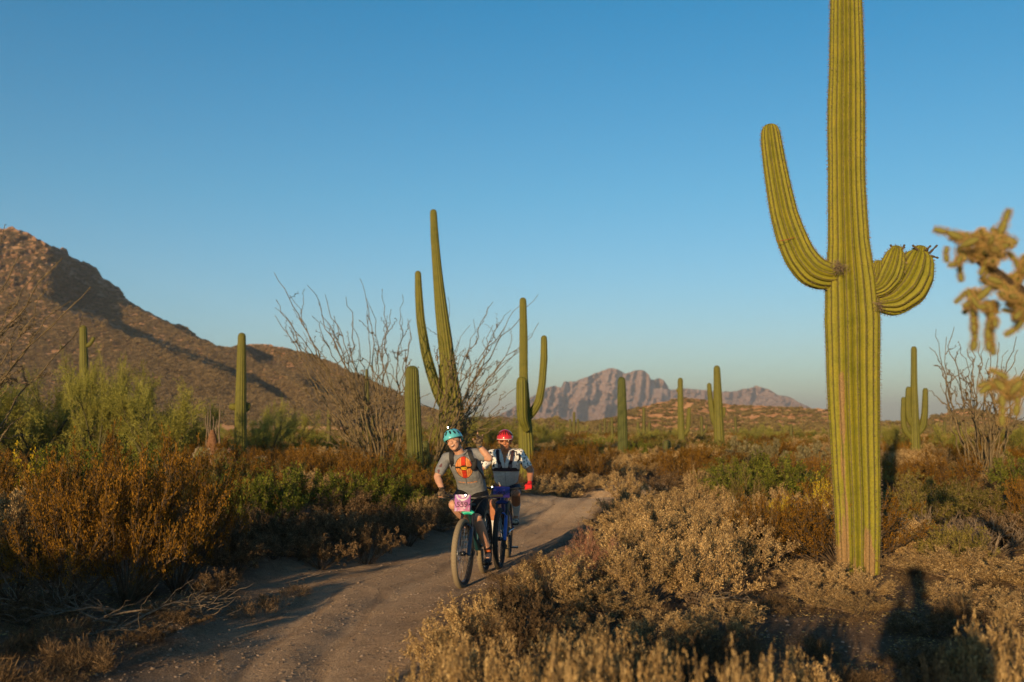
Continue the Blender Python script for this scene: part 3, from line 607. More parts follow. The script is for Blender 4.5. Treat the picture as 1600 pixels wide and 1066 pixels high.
for i, (D, tr_, ar_, lb) in enumerate((
    (95, [(897, 692, 5), (897, 665, 5), (897, 644, 4)], [[(896, 682, 3), (891, 676, 4), (891, 655, 4)], [(898, 682, 3), (903, 676, 4), (903, 655, 4)]], 'distant three armed saguaro below the mountain, right of the double stemmed one'),
    (120, [(945, 690, 3.5), (945, 655, 3.5)], [[(944, 682, 2), (938, 675, 3), (937, 662, 3)], [(946, 682, 2), (951, 675, 3), (952, 660, 3)]], 'distant saguaro left of the plain dark column'),
    (100, [(957, 692, 5), (956, 652, 4.5)], [], 'distant armless saguaro just left of the plain dark column'),
    (85, [(1006, 698, 6), (1006, 637, 5)], [[(1005, 685, 4), (997, 678, 5), (997, 660, 5)], [(1007, 684, 4), (1014, 678, 5), (1015, 660, 5)]], 'distant branching saguaro between the dark column and the slim one'),
    (95, [(1097, 690, 5), (1096, 650, 5)], [[(1097, 680, 3), (1103, 674, 4), (1104, 664, 4)]], 'distant saguaro directly left of the tapering one'),
    (110, [(1150, 690, 4.5), (1149, 652, 4)], [[(1149, 680, 3), (1144, 676, 3.5), (1143, 668, 3)], [(1151, 680, 3), (1156, 676, 3.5), (1157, 668, 3)]], 'distant saguaro right of the tapering one'),
    (95, [(1236, 700, 5.5), (1236, 663, 4.5)], [], 'distant single saguaro left of the giant trunk'),
    (60, [(514, 705, 8), (514, 640, 6)], [], 'small saguaro column left of the ocotillo'),
    (70, [(574, 705, 8), (574, 620, 7), (573, 577, 5)], [[(574, 680, 4), (566, 668, 6), (566, 645, 6)], [(575, 684, 4), (583, 674, 6), (583, 650, 6)]], 'far saguaro seen through the ocotillo stems'),
    (130, [(424, 690, 3), (424, 655, 3)], [], 'very distant saguaro at the foot of the left hill'),
    (110, [(1476, 690, 4), (1476, 655, 4)], [], 'distant saguaro behind the right ocotillo'),
    (140, [(868, 690, 3.5), (868, 660, 3)], [], 'very distant saguaro right of the one with the bent arm'),
    )):
    saguaro(D, tr_, ar_, lb, ribs=10, per=2, ring=.4, seed=20 + i)

# ------------------------------------------------------------------ barrel cacti and the dead saguaro
for px, D, yt, wp, lb, sm in ((313, 31, 700, 27, 'greenish barrel cactus left of the reddish one', M_spinep), (349, 30, 702, 35, 'large reddish barrel cactus beneath the dead skeleton', M_spiner), (408, 28, 716, 30, 'pale topped barrel cactus right of the reddish one', M_spinep)):
    p = P(px, 665, D); g = gz(p.x, D); top = P(px, yt, D).z; r = wp / 2 / FPX * D; org = (p.x, D, g); root = empty('barrel_cactus', org)
    lean = .12 if px < 320 else 0
    c = sagcol([(p.x, D, g - .1), (p.x + lean * .4, D, (g + top) / 2), (p.x + lean, D, top)], [(0, r * .85), (.4, r), (.8, r * .95), (1, r * .78)], 18, 4, .2, .08, seed=int(px), spine=True, spn=7, spl=.09, spstep=.05, spt=.004)
    sag_obj('body', c, root, M_barrel, org, sm); tag(root, lb, 'cactus', 'barrel cacti')
p = P(332, 665, 32); root = empty('dead_saguaro', (p.x, 32, gz(p.x, 32))); org = tuple(root.location); g_ = np.random.RandomState(3)
for px, yt, px2 in ((323, 648, 321), (326, 640, 325), (329, 634, 328), (333, 650, 333), (337, 655, 338), (340, 640, 343), (342, 630, 347), (331, 660, 330), (335, 668, 336)):
    a = np.array(tuple(P(332 + (px - 332) * .8, 726, 32))); a[2] = org[2]; c = np.array(tuple(P(px2, yt, 32))); dy = g_.uniform(-.15, .15)
    pts = np.array([a + (c - a) * t + np.array([g_.normal() * .015, dy * min(1, t * 3), 0]) for t in np.linspace(0, 1, 9)])
    tubeobj('rib', [pts], [np.linspace(.045, .016, 9)], M_bone, root, org, 5)
pts = np.array([np.array(tuple(P(332, 722 - 50 * t, 32))) for t in np.linspace(0, 1, 6)]); tubeobj('bark', [pts], [np.array([.2, .2, .19, .17, .13, .05])], woodmat('red_brown_dead_bark', (.10, .045, .02), (.25, .13, .07)), root, org, 9)
tag(root, 'dead saguaro skeleton of bare upright ribs', 'cactus')

# ------------------------------------------------------------------ ocotillos
def ocotillo(loc, tips, label, seed, r0=.028, forks=2, K=22, wig=.065, m=None, name='ocotillo'):
    """tips: world points the stems reach; stems leave the base upright and spread"""
    g = np.random.RandomState(seed); base = np.array(loc, float); root = empty(name, loc)
    Ps, Rs = [], []
    for tp in tips:
        e = np.array(tuple(tp)) - base; t = np.linspace(0, 1, K)[:, None]; L = np.linalg.norm(e)
        st = np.array([g.normal() * .12 + e[0] * .09, g.normal() * .2, -.05])
        bow = np.array([e[0], e[1], 0]) * .10 * g.uniform(-1.2, .8)
        S = st * (1 - t) + e * t + bow * np.sin(t * math.pi) + np.array([0, 0, L * .05]) * np.sin(t * math.pi)
        wg = np.cumsum(g.normal(size=(K, 3)) * wig * np.array([1, 1, .4]), 0); wg -= t * wg[-1]; S += wg * sstep(.05, .4, t)
        Ps.append(S); Rs.append(r0 * g.uniform(.75, 1.1) * (1 - .78 * t[:, 0] ** .8))
        for f in range(g.randint(2, forks + 4)):
            i = g.randint(int(K * .35), K - 3); Lf = L * g.uniform(.06, .26) * (1.2 - i / K); d = S[i] - S[i - 2]; d = d / np.linalg.norm(d) + g.normal(size=3) * .6 + np.array([0, 0, .12]); d /= np.linalg.norm(d)
            tt = np.linspace(0, 1, K)[:, None]; w2 = np.cumsum(g.normal(size=(K, 3)) * wig * .5, 0)
            Ps.append(S[i] + d * Lf * tt + w2 * tt + np.array([0, 0, .12 * Lf]) * tt ** 2); Rs.append(Rs[-1][i] * (.85 - .6 * tt[:, 0]) if False else r0 * (1 - .78 * (i / K) ** .8) * (.8 - .5 * tt[:, 0]))
    for S, r in zip(Ps, Rs):
        V, F = tubes(S[None], r[None], 5); link('stem', npdata('stem', V, F, m or M_ocot, True), root)
    # thorns: short stubs along the stems
    A = []; d_ = []
    for S in Ps:
        i = g.randint(0, K - 1, 60); u = g.rand(60, 1); A.append(S[i] * (1 - u) + S[i + 1] * u); d_.append(g.normal(size=(60, 3)))
    V, F = leaves(np.concatenate(A), np.concatenate(d_), .045, .012, g); o = link('thorns', npdata('thorns', V, F, m or M_ocot), root); o['kind'] = 'stuff'
    tag(root, label, 'ocotillo'); return root
def at(px, D): p = P(px, 665, D); return (p.x, D, gz(p.x, D))
go_ = np.random.RandomState(8)
tl0 = 1; tl = [(430, 430), (432, 500), (425, 545), (455, 470), (478, 440), (492, 470), (468, 520), (510, 460), (520, 500), (540, 470), (562, 435), (568, 480), (585, 460), (598, 455), (605, 500), (615, 478), (500, 560), (470, 590), (450, 620), (540, 560), (560, 540), (590, 540), (620, 520), (640, 500), (628, 460), (455, 560), (515, 610), (645, 560), (485, 500), (550, 510), (530, 600), (575, 590), (610, 570), (440, 470), (600, 610), (635, 600), (480, 650), (520, 660)]
tl += [(x + go_.normal() * 22, y + 25 + abs(go_.normal()) * 30) for x, y in tl[::6]]
ocotillo(at(603, 31), [P(x + go_.normal() * 4, y + go_.normal() * 5, 31 + go_.uniform(-1.8, 1.8)) for x, y in tl], 'wide leafless ocotillo fanning out left of the tallest saguaro', 4, r0=.036)
tr3 = [(838, 458), (815, 478), (800, 490), (770, 472), (745, 500), (735, 520), (760, 530), (790, 520), (810, 545), (800, 570), (785, 590), (770, 560), (812, 600), (795, 625), (775, 610), (750, 570), (735, 590), (760, 630), (780, 650), (720, 550), (745, 630), (705, 470), (690, 465), (805, 655), (730, 650), (828, 520), (765, 500), (790, 565)]
tr3 += [(x + go_.normal() * 18, y + 20 + abs(go_.normal()) * 25) for x, y in tr3[::8]]
ocotillo(at(668, 33), [P(x + go_.normal() * 4, y + go_.normal() * 5, 33 + go_.uniform(-1.8, 1.8)) for x, y in tr3], 'leafless ocotillo sweeping up to the right behind the riders', 5, r0=.034)
tq = [(1462, 512), (1475, 530), (1490, 520), (1500, 535), (1512, 545), (1520, 530), (1532, 540), (1540, 528), (1552, 540), (1562, 535), (1575, 545), (1585, 530), (1592, 545), (1604, 560), (1590, 580), (1480, 560), (1470, 590), (1500, 575), (1530, 570), (1560, 575), (1612, 530), (1455, 545), (1545, 560), (1515, 590), (1580, 600), (1625, 550), (1600, 600), (1485, 600)]
ocotillo(at(1538, 27), [P(x + go_.normal() * 3, y + go_.normal() * 4, 27 + go_.uniform(-1.2, 1.2)) for x, y in tq], 'dense upright ocotillo right of the crowded arm saguaro', 6, r0=.036, wig=.05)
te = [(130, 492), (98, 403), (142, 448), (60, 420), (75, 440), (8, 350), (30, 400), (112, 470), (50, 470), (90, 500), (20, 440), (-20, 380), (-60, 360), (-90, 420)]
ocotillo((-9.2, 14.5, gz(-9.2, 14.5)), [P(x, y, 14.5 + go_.uniform(-1, 1)) for x, y in te], 'ocotillo reaching in over the left edge', 7, r0=.026, wig=.035)

# ------------------------------------------------------------------ palo verde trees
def palo(seed):
    g = np.random.RandomState(seed); nl = 9; bv = []; tips = []
    for k in range(nl):
        th = k / nl * 6.283 + g.rand(); e = np.array([math.cos(th) * g.uniform(.35, .75), math.sin(th) * g.uniform(.35, .75), g.uniform(.45, .85)])
        t = np.linspace(0, 1, 8)[:, None]; S = e * np.concatenate([t, t, t ** .8], 1) + np.cumsum(g.normal(size=(8, 3)) * .018, 0)
        bv.append(tubes(S[None], (.035 * (1.15 - t[:, 0]))[None], 5))
        for j in range(9):
            i = g.randint(2, 8); d = S[i] / np.linalg.norm(S[i]) + g.normal(size=3) * .55 + np.array([0, 0, .25]); d /= np.linalg.norm(d); Lb = g.uniform(.2, .42)
            q = S[i] + d * Lb * np.linspace(0, 1, 5)[:, None] + np.cumsum(g.normal(size=(5, 3)) * .012, 0); bv.append(tubes(q[None], (.010 * np.linspace(1, .4, 5))[None], 3))
            for u in range(16):
                a = q[g.randint(1, 5)]; tips.append((a, d + g.normal(size=3) * .5))
    A = np.array([a for a, d in tips]); D_ = np.array([d for a, d in tips]); D_[:, 2] += .0; D_ /= np.linalg.norm(D_, axis=1, keepdims=True)
    n = 26000; q = g.randint(0, len(A), n); pos = A[q] + D_[q] * (g.rand(n, 1) * .20) + g.normal(size=(n, 3)) * .012
    pos[:, 2] = np.maximum(pos[:, 2], .03)
    lv, lf = leaves(pos, D_[q] + g.normal(size=(n, 3)) * .55, g.uniform(.03, .07, n), .0065, g)
    return merge(bv), (lv, lf, np.clip(g.rand(len(A))[q] * .6 + g.rand(n) * .4, 0, 1))
M_palobark = woodmat('palo_verde_bark', (.045, .04, .02), (.12, .11, .05))
PAL = []
for s in (201, 202, 203):
    (bv, bf), (lv, lf, ti) = palo(s); PAL.append((npdata('limbs', bv, bf, M_palobark, True), npdata('crown', lv, lf, M_palo, False, {'tint': ('FACE', ti)})))
def palo_px(px, D, ytop, rpx, label, v, group='palo verde trees in the desert'):
    x, y, g = at(px, D); h = P(px, ytop, D).z - g; r = rpx / FPX * D; o = empty('palo_verde_tree', (x, y, g), px * .7 % 6.28); o.scale = (r, r, h / 1.05)
    link('trunk', PAL[v % 3][0], o); link('crown', PAL[v % 3][1], o); tag(o, label, 'tree', group)
for a in ((45, 36, 612, 110, 'palo verde tree at the left edge', 0), (95, 40, 606, 80, 'grey green palo verde left of the far left saguaro', 1), (150, 34, 585, 62, 'upright palo verde in front of the far left saguaro', 2), (190, 38, 602, 60, 'thin palo verde right of the far left saguaro', 0), (245, 33, 622, 95, 'broad yellow green palo verde between the left saguaro and the dead one', 1),
          (300, 42, 645, 60, 'palo verde behind the dead saguaro skeleton', 2), (415, 46, 648, 50, 'palo verde right of the straight saguaro with round arms', 0), (-60, 34, 590, 90, 'palo verde just beyond the left edge', 1), (460, 60, 655, 45, 'small palo verde left of the big ocotillo', 2),
          (860, 70, 664, 34, 'palo verde right of the saguaro with the bent arm', 0), (780, 60, 660, 45, 'palo verde behind the red helmet rider', 1), (1175, 75, 673, 30, 'palo verde right of the tapering saguaro', 2), (1210, 85, 668, 22, 'small palo verde left of the giant trunk', 0), (1010, 80, 675, 30, 'palo verde under the branching distant saguaro', 1),
          (1400, 60, 670, 34, 'palo verde left of the crowded arm saguaro', 2), (1480, 45, 674, 36, 'palo verde left behind the right ocotillo', 0), (1600, 48, 672, 40, 'palo verde at the right edge', 1), (710, 48, 655, 50, 'palo verde behind the tallest saguaro', 2)): palo_px(*a)

# ------------------------------------------------------------------ chain fruit cholla at the right edge
M_ch = leafmat('cholla_straw_spine', (.36, .22, .07), (.56, .37, .13), (.78, .58, .26), .3, .12); M_chg = mat('cholla_joint_green', (.20, .19, .05), .8, spec=.1); M_chb = woodmat('cholla_black_bark', (.02, .015, .01), (.07, .05, .035))
def joint_mesh(seed):
    g = np.random.RandomState(seed); z = np.linspace(0, 1, 9); r = .155 * np.sin(np.pi * np.clip(z * .94 + .03, 0, 1)) ** .45
    V, F = tubes(np.stack([0 * z, 0 * z, z], 1)[None] + np.array([0, 0, 1e-4]), r[None], 9)
    core = npdata('joint', V, F, M_chg, True)
    n = 1100; i = g.rand(n); th = g.rand(n) * 6.283; rr = np.interp(i, z, r) * .95
    pos = np.stack([rr * np.cos(th), rr * np.sin(th), i], 1); d = np.stack([np.cos(th), np.sin(th), (i - .4) * 1.2], 1) + g.normal(size=(n, 3)) * .35
    LV, LF = leaves(pos, d, g.uniform(.12, .30, n), .006, g); sp = npdata('spines', LV, LF, M_ch, False, {'tint': ('FACE', g.rand(n))}); return core, sp
JM = [joint_mesh(s) for s in (1, 2, 3)]
cx, cy = 3.25, 4.9; cg = gz(cx, cy); ch = empty('chain_cholla', (cx, cy, cg)); corg = np.array([cx, cy, cg]); gc = np.random.RandomState(12)
def cjoint(a, d, L, w=1.35):
    d = np.array(d, float); d /= np.linalg.norm(d); k = gc.randint(3)
    o = link('joint', JM[k][0], ch); o.location = a; o.rotation_mode = 'QUATERNION'; o.rotation_quaternion = Vector(d).to_track_quat('Z', 'Y'); o.scale = (L * w, L * w, L)
    s = link('spines', JM[k][1], o); s['kind'] = 'stuff'; return np.array(a) + d * L * .93
def branch(pts, r0, r1): 
    q, _ = smooth_path(pts, 14); tubeobj('branch', [q], [np.linspace(r0, r1, 14)], M_chb, ch, corg, 7)
CD = 4.5
def cp(px, py, dd=0): return np.array(tuple(P(px, py, CD + dd))) - corg
trunk_top = np.array([cx + .02, cy, cg + 1.5])
branch([(cx, cy, cg - .05), (cx + .05, cy, cg + .8), tuple(trunk_top)], .075, .055)
b1 = [trunk_top, tuple(cp(1660, 500) + corg), tuple(cp(1600, 455) + corg), tuple(cp(1545, 430) + corg), tuple(cp(1530, 405) + corg)]; branch(b1, .045, .022)
b2 = [trunk_top, tuple(cp(1650, 560, .1) + corg), tuple(cp(1605, 600, .1) + corg), tuple(cp(1580, 605, .1) + corg)]; branch(b2, .035, .016)
b3 = [tuple(cp(1660, 500) + corg), tuple(cp(1640, 440, -.1) + corg), tuple(cp(1610, 410, -.1) + corg)]; branch(b3, .035, .018)
def cluster(px, py, n, sx, sy, up, dd=0.):
    for _ in range(n):
        a = cp(px + gc.normal() * sx, py + gc.normal() * sy, dd + gc.normal() * .06); d = gc.normal(size=3) + np.array([0, 0, up]); L = gc.uniform(.045, .085)
        e = cjoint(a, d, L); 
        if gc.rand() < .5: cjoint(e, np.array(d) + gc.normal(size=3) * .7, L * .8)
cluster(1545, 398, 28, 22, 18, .0); cluster(1515, 376, 10, 12, 6, .0); cluster(1560, 375, 7, 10, 5, .0); cluster(1548, 455, 14, 18, 14, -.3); cluster(1592, 485, 18, 14, 12, .2); cluster(1600, 420, 12, 10, 18, .0)
cluster(1592, 600, 14, 14, 9, .3, .1); cluster(1562, 606, 5, 9, 6, 0, .1)
for px, py, n in ((1480, 385, 2), (1497, 400, 3), (1512, 455, 5), (1520, 460, 6), (1545, 470, 5), (1550, 475, 5), (1565, 618, 3), (1590, 620, 2)):   # hanging fruit chains
    a = cp(px, py, .0)
    for k in range(n): a = cjoint(a, (gc.normal() * .12, gc.normal() * .12, -1), gc.uniform(.035, .055), 1.7)
tag(ch, 'fuzzy straw coloured chain fruit cholla leaning in from the right edge, out of focus', 'cactus')
# ------------------------------------------------------------------ shrubs placed one by one: (kind, px, distance, top y, half width px, label)
HB = [
 # right foreground
 ('dark_bursage', 812, 8.6, 905, 70, 'dry bush where the trail edge meets the lower right scrub'),
 ('bursage', 868, 9.3, 858, 80, 'dry tan bush left of the rusty pink one'),
 ('red_bush', 928, 10.2, 830, 60, 'rusty pink rounded bush beside the trail'),
 ('bursage', 950, 8.9, 915, 85, 'dry tan bush directly below the rusty pink one'),
 ('bursage', 1005, 9.7, 838, 90, 'tan bush directly right of the rusty pink one'),
 ('bursage', 1082, 10.0, 822, 95, 'broad tan bush right of centre, above a dark hollow'),
 ('bursage', 1140, 11.4, 800, 85, 'tan bush left of the bare sandy clearing'),
 ('bursage', 1018, 11.9, 798, 85, 'tan bush behind the rusty pink one'),
 ('bursage', 1085, 13.0, 785, 85, 'tan bush in the second row below the green thicket'),
 ('bursage', 962, 12.6, 822, 60, 'small tan bush at the trail edge above the rusty pink one'),
 ('dark_bursage', 905, 11.2, 868, 55, 'low brown bush left behind the rusty pink one'),
 ('bursage', 1120, 8.2, 930, 80, 'low tan bush at the near side of the clearing'),
 ('bursage', 1030, 7.8, 945, 80, 'low tan bush in the middle of the near scrub'),
 ('dark_bursage', 1085, 7.0, 985, 80, 'greyish low bush in front of the clearing'),
 ('bursage_near', 742, 7.7, 930, 62, 'wispy dry bush in front of the leading front wheel'),
 ('bursage_near', 690, 6.9, 975, 62, 'wispy dry bush leaning over the trail'),
 ('dark_bursage', 805, 7.1, 940, 80, 'brown bush with a dark hollow beside it'),
 ('bursage', 900, 7.4, 955, 85, 'tan bush low in the centre right scrub'),
 ('bursage_near', 880, 6.0, 985, 85, 'straw bush behind the blurred front row, centre'),
 ('bursage_near', 1000, 5.8, 1000, 85, 'straw bush behind the blurred front row, right of centre'),
 ('bursage_near', 760, 5.8, 990, 75, 'straw bush behind the blurred front row, near the trail'),
 ('bursage_near', 655, 5.2, 1015, 80, 'blurred straw bush nearest the trail in the front row'),
 ('bursage_near', 745, 4.7, 1008, 95, 'blurred straw bush second in the front row'),
 ('bursage_near', 850, 4.3, 995, 100, 'blurred straw bush third in the front row'),
 ('bursage_near', 960, 4.4, 1000, 100, 'blurred straw bush fourth in the front row'),
 ('bursage_near', 1070, 4.2, 1012, 100, 'blurred straw bush fifth in the front row'),
 ('bursage_near', 1175, 4.6, 1022, 80, 'blurred straw bush sixth in the front row'),
 ('bursage_near', 1250, 5.4, 1030, 60, 'last blurred straw bush before the shaded ground'),
 # round the giant saguaro
 ('bursage', 1262, 11.3, 872, 70, 'tan bush touching the left foot of the giant saguaro'),
 ('bursage', 1300, 10.4, 880, 62, 'tan bush just in front of the giant saguaro'),
 ('bursage', 1352, 10.2, 898, 48, 'small tan bush hiding the right foot of the giant saguaro'),
 ('bursage', 1270, 9.6, 905, 62, 'low tan bush in front of the saguaro, left side'),
 ('bursage', 1335, 9.2, 925, 60, 'low tan bush in front of the saguaro, right side'),
 ('bursage', 1235, 13.2, 805, 85, 'tan bush left behind the giant trunk'),
 ('bursage', 1190, 15.0, 790, 80, 'tan bush behind the sandy clearing'),
 ('bursage', 1278, 14.6, 790, 70, 'tan bush close behind the giant trunk'),
 ('bursage', 1420, 12.0, 862, 70, 'tan bush right of the giant trunk by the head of the shadow'),
 ('bursage', 1478, 11.4, 850, 90, 'large tan bush right of the photographer shadow'),
 ('bursage', 1548, 10.8, 862, 95, 'large tan bush near the right edge'),
 ('bursage', 1608, 10.6, 885, 80, 'tan bush cut by the right edge'),
 ('bursage', 1500, 9.4, 905, 85, 'tan bush in front of the large right hand one'),
 ('bursage', 1580, 8.7, 930, 85, 'tan bush in the lower right'),
 ('dark_bursage', 1445, 8.2, 955, 75, 'bush lying in the photographer shadow'),
 ('dark_bursage', 1420, 6.9, 1010, 80, 'bush at the bottom of the photographer shadow'),
 ('bursage_near', 1530, 5.2, 975, 90, 'blurred straw bush in the lower right corner'),
 ('bursage_near', 1610, 4.6, 985, 100, 'blurred straw bush cut by the lower right corner'),
 ('dark_bursage', 1470, 4.6, 1030, 80, 'blurred straw bush right of the shadow at the bottom edge'),  # darker leaf kind, putting the shadow into the bush colour
 ('twiggy', 1450, 14.2, 800, 90, 'pale leafless bush right behind the giant trunk'),
 ('twiggy', 1540, 13.4, 812, 90, 'pale leafless bush in front of the right ocotillo'),
 ('olive_bush', 1490, 17.5, 762, 90, 'olive bush at the foot of the right ocotillo'),
 ('olive_bush', 1580, 17.0, 768, 90, 'olive bush near the right edge under the ocotillo'),
 ('dark_bursage', 1590, 14.0, 790, 80, 'dark bush near the right edge'),
 ('creosote', 1395, 24, 712, 60, 'amber bush right of the giant trunk'),
 ('creosote', 1480, 24, 700, 70, 'amber bush between the crowded arm saguaro and the ocotillo'),
 ('green_bush', 1590, 23, 712, 60, 'green bush at the right edge'),
 # centre right middle distance
 ('green_bush', 1175, 22, 712, 75, 'bright green thicket left half'),
 ('green_bush', 1225, 21, 716, 70, 'bright green thicket right half'),
 ('green_bush', 1150, 20.5, 728, 55, 'low front lobe of the bright green thicket'),
 ('olive_bush', 1128, 22.5, 720, 45, 'yellowish bush at the left end of the green thicket'),
 ('gold_bush', 1216, 16.4, 772, 32, 'small golden yellow bush below the green thicket'),
 ('gold_bush', 1285, 18.5, 745, 36, 'golden bush close left of the giant trunk'),
 ('twiggy', 985, 17.2, 782, 42, 'dark dead twig pile at the right edge of the trail'),
 ('dark_bursage', 1040, 17.8, 785, 45, 'brown bush right of the dead twig pile'),
 ('dark_bursage', 975, 15.6, 800, 45, 'brown bush below the dead twig pile'),
 ('pale_cholla', 1160, 38, 690, 30, 'pale fuzzy cholla behind the green thicket'),
 ('pale_cholla', 1200, 37, 693, 28, 'pale fuzzy cholla behind the green thicket, right one'),
 ('pale_cholla', 1268, 40, 689, 34, 'pale fuzzy cholla left of the giant trunk'),
 # behind the riders, between trail and far scrub
 ('bursage', 858, 25.0, 745, 52, 'tan bush directly right of the rider in the red helmet'),
 ('bursage', 912, 26.0, 740, 52, 'tan bush on the inner side of the trail bend'),
 ('bursage', 945, 27.5, 742, 40, 'tan bush at the tip of the trail bend'),
 ('bursage', 835, 23.0, 765, 35, 'small tan bush right of the red gloves'),
 # left of the riders
 ('green_bush', 408, 16.2, 742, 70, 'green bush leftmost above the shaded bank'),
 ('green_bush', 470, 17.0, 734, 75, 'green bush second from left above the shaded bank'),
 ('green_bush', 535, 17.5, 738, 65, 'olive bush in the middle above the shaded bank'),
 ('green_bush', 590, 17.2, 736, 70, 'green bush in front of the short thick saguaro'),
 ('green_bush', 640, 18.5, 762, 50, 'green bush right in front of the short thick saguaro foot'),
 ('dark_bursage', 395, 13.0, 800, 75, 'brown bush leftmost along the shaded bank'),
 ('dark_bursage', 450, 13.4, 795, 75, 'brown bush second along the shaded bank'),
 ('dark_bursage', 505, 13.2, 800, 75, 'brown bush third along the shaded bank'),
 ('dark_bursage', 560, 14.2, 798, 70, 'brown bush fourth along the shaded bank'),
 ('dark_bursage', 640, 14.8, 798, 48, 'round reddish brown bush left of the front wheel'),
 ('dark_bursage', 690, 16.2, 785, 55, 'brown bush behind the leading rider leg'),
 ('dark_bursage', 600, 15.6, 790, 60, 'brown bush between the round one and the bank bushes'),
 ('dark_bursage', 340, 12.6, 820, 60, 'brown bush right of the large amber creosote'),
 ('bursage', 715, 19.0, 770, 50, 'tan bush behind the leading rider'),
 # the large amber creosote group at the left
 ('creosote', 118, 9.7, 735, 120, 'large amber creosote at the left, left half'),
 ('creosote', 205, 10.0, 690, 125, 'tallest amber creosote at the left above the fallen branches'),
 ('creosote', 282, 10.6, 700, 100, 'large amber creosote at the left, right half'),
 ('creosote', 150, 11.8, 688, 100, 'amber creosote standing behind the large one'),
 ('dark_bursage', 30, 10.0, 795, 90, 'brown bush at the left edge beside the creosote'),
 ('bursage', 20, 12.5, 760, 90, 'tan bush at the left edge behind the brown one'),
 ('gold_bush', 40, 16.5, 705, 70, 'yellowish bush at the left edge under the palo verdes'),
 ('creosote', -20, 15, 700, 90, 'amber creosote cut by the left edge'),
 ('green_bush', 190, 19.0, 690, 80, 'dark green bush behind the large creosote'),
 ('green_bush', 120, 21.0, 690, 70, 'dark green bush under the far left saguaro'),
 ('olive_bush', 330, 21.0, 728, 60, 'olive bush in front of the barrel cacti'),
 ('creosote', 440, 25, 700, 62, 'amber creosote left of the big ocotillo foot'),
 ('creosote', 500, 24, 706, 62, 'amber creosote in front of the big ocotillo foot'),
 ('creosote', 555, 25, 708, 58, 'amber creosote right under the big ocotillo'),
 ('creosote', 400, 33, 695, 50, 'amber creosote right of the straight saguaro'),
 ('bursage', 480, 21, 735, 60, 'tan bush between the ocotillo and the green bushes'),
 ('olive_bush', 350, 17.5, 750, 60, 'olive bush right behind the creosote'),
 # bottom left
 ('dry_grass', 35, 7.6, 985, 60, 'dry grass clump in the lower left corner'),
 ('dry_grass', 110, 8.4, 960, 45, 'dry grass clump under the creosote'),
 ('dry_grass', 430, 9.9, 925, 32, 'dry grass clump on the left bank of the trail'),
 ('dry_grass', 470, 10.6, 908, 26, 'small dry grass clump on the left bank of the trail'),
 ('dry_grass', 10, 6.6, 1020, 70, 'dry grass clump at the bottom left edge'),
 ('dry_grass', 350, 5.2, 1040, 40, 'blurred grass wisps at the bottom edge of the trail'),
 ('dry_grass', 1160, 9.0, 960, 36, 'dry grass in the sandy clearing'),
]
GRP = {'creosote': 'amber creosote bushes', 'green_bush': 'green bushes', 'bursage': 'dry tan bushes', 'bursage_near': 'dry tan bushes', 'dark_bursage': 'brown bushes', 'olive_bush': 'olive bushes', 'gold_bush': 'golden bushes', 'dry_grass': 'dry grass clumps', 'pale_cholla': 'pale chollas', 'twiggy': 'leafless bushes'}
HB += [('dark_bursage', 432, 12.1, 830, 58, 'low brown bush in front of the bank bushes, left'), ('dark_bursage', 505, 12.3, 826, 60, 'low brown bush in front of the bank bushes, middle'), ('dark_bursage', 575, 13.0, 820, 52, 'low brown bush in front of the bank bushes, right'), ('dark_bursage', 372, 11.3, 842, 55, 'low brown bush closing the left end of the bank'), ('dark_bursage', 350, 10.2, 885, 40, 'small brown bush below the left end of the bank'), ('dry_grass', 395, 9.4, 935, 34, 'dry grass clump between the fallen branches and the trail'), ('dark_bursage', 300, 8.6, 955, 45, 'small brown bush at the trail side of the fallen branches'), ('dark_bursage', 60, 8.9, 930, 70, 'low brown bush under the big creosote at the left edge'), ('dark_bursage', 245, 7.9, 985, 45, 'lowest brown bush at the left side of the trail'), ('olive_bush', 90, 18.0, 720, 75, 'olive bush behind the left half of the creosote'), ('green_bush', 350, 19.0, 742, 55, 'green bush right above the creosote shoulder'), ('creosote', 340, 26.0, 690, 60, 'amber creosote around the barrel cacti')]
for k, px, D, yt, rp, lb in HB: plant_px(k, px, D, yt, rp, lb, GRP.get(k))

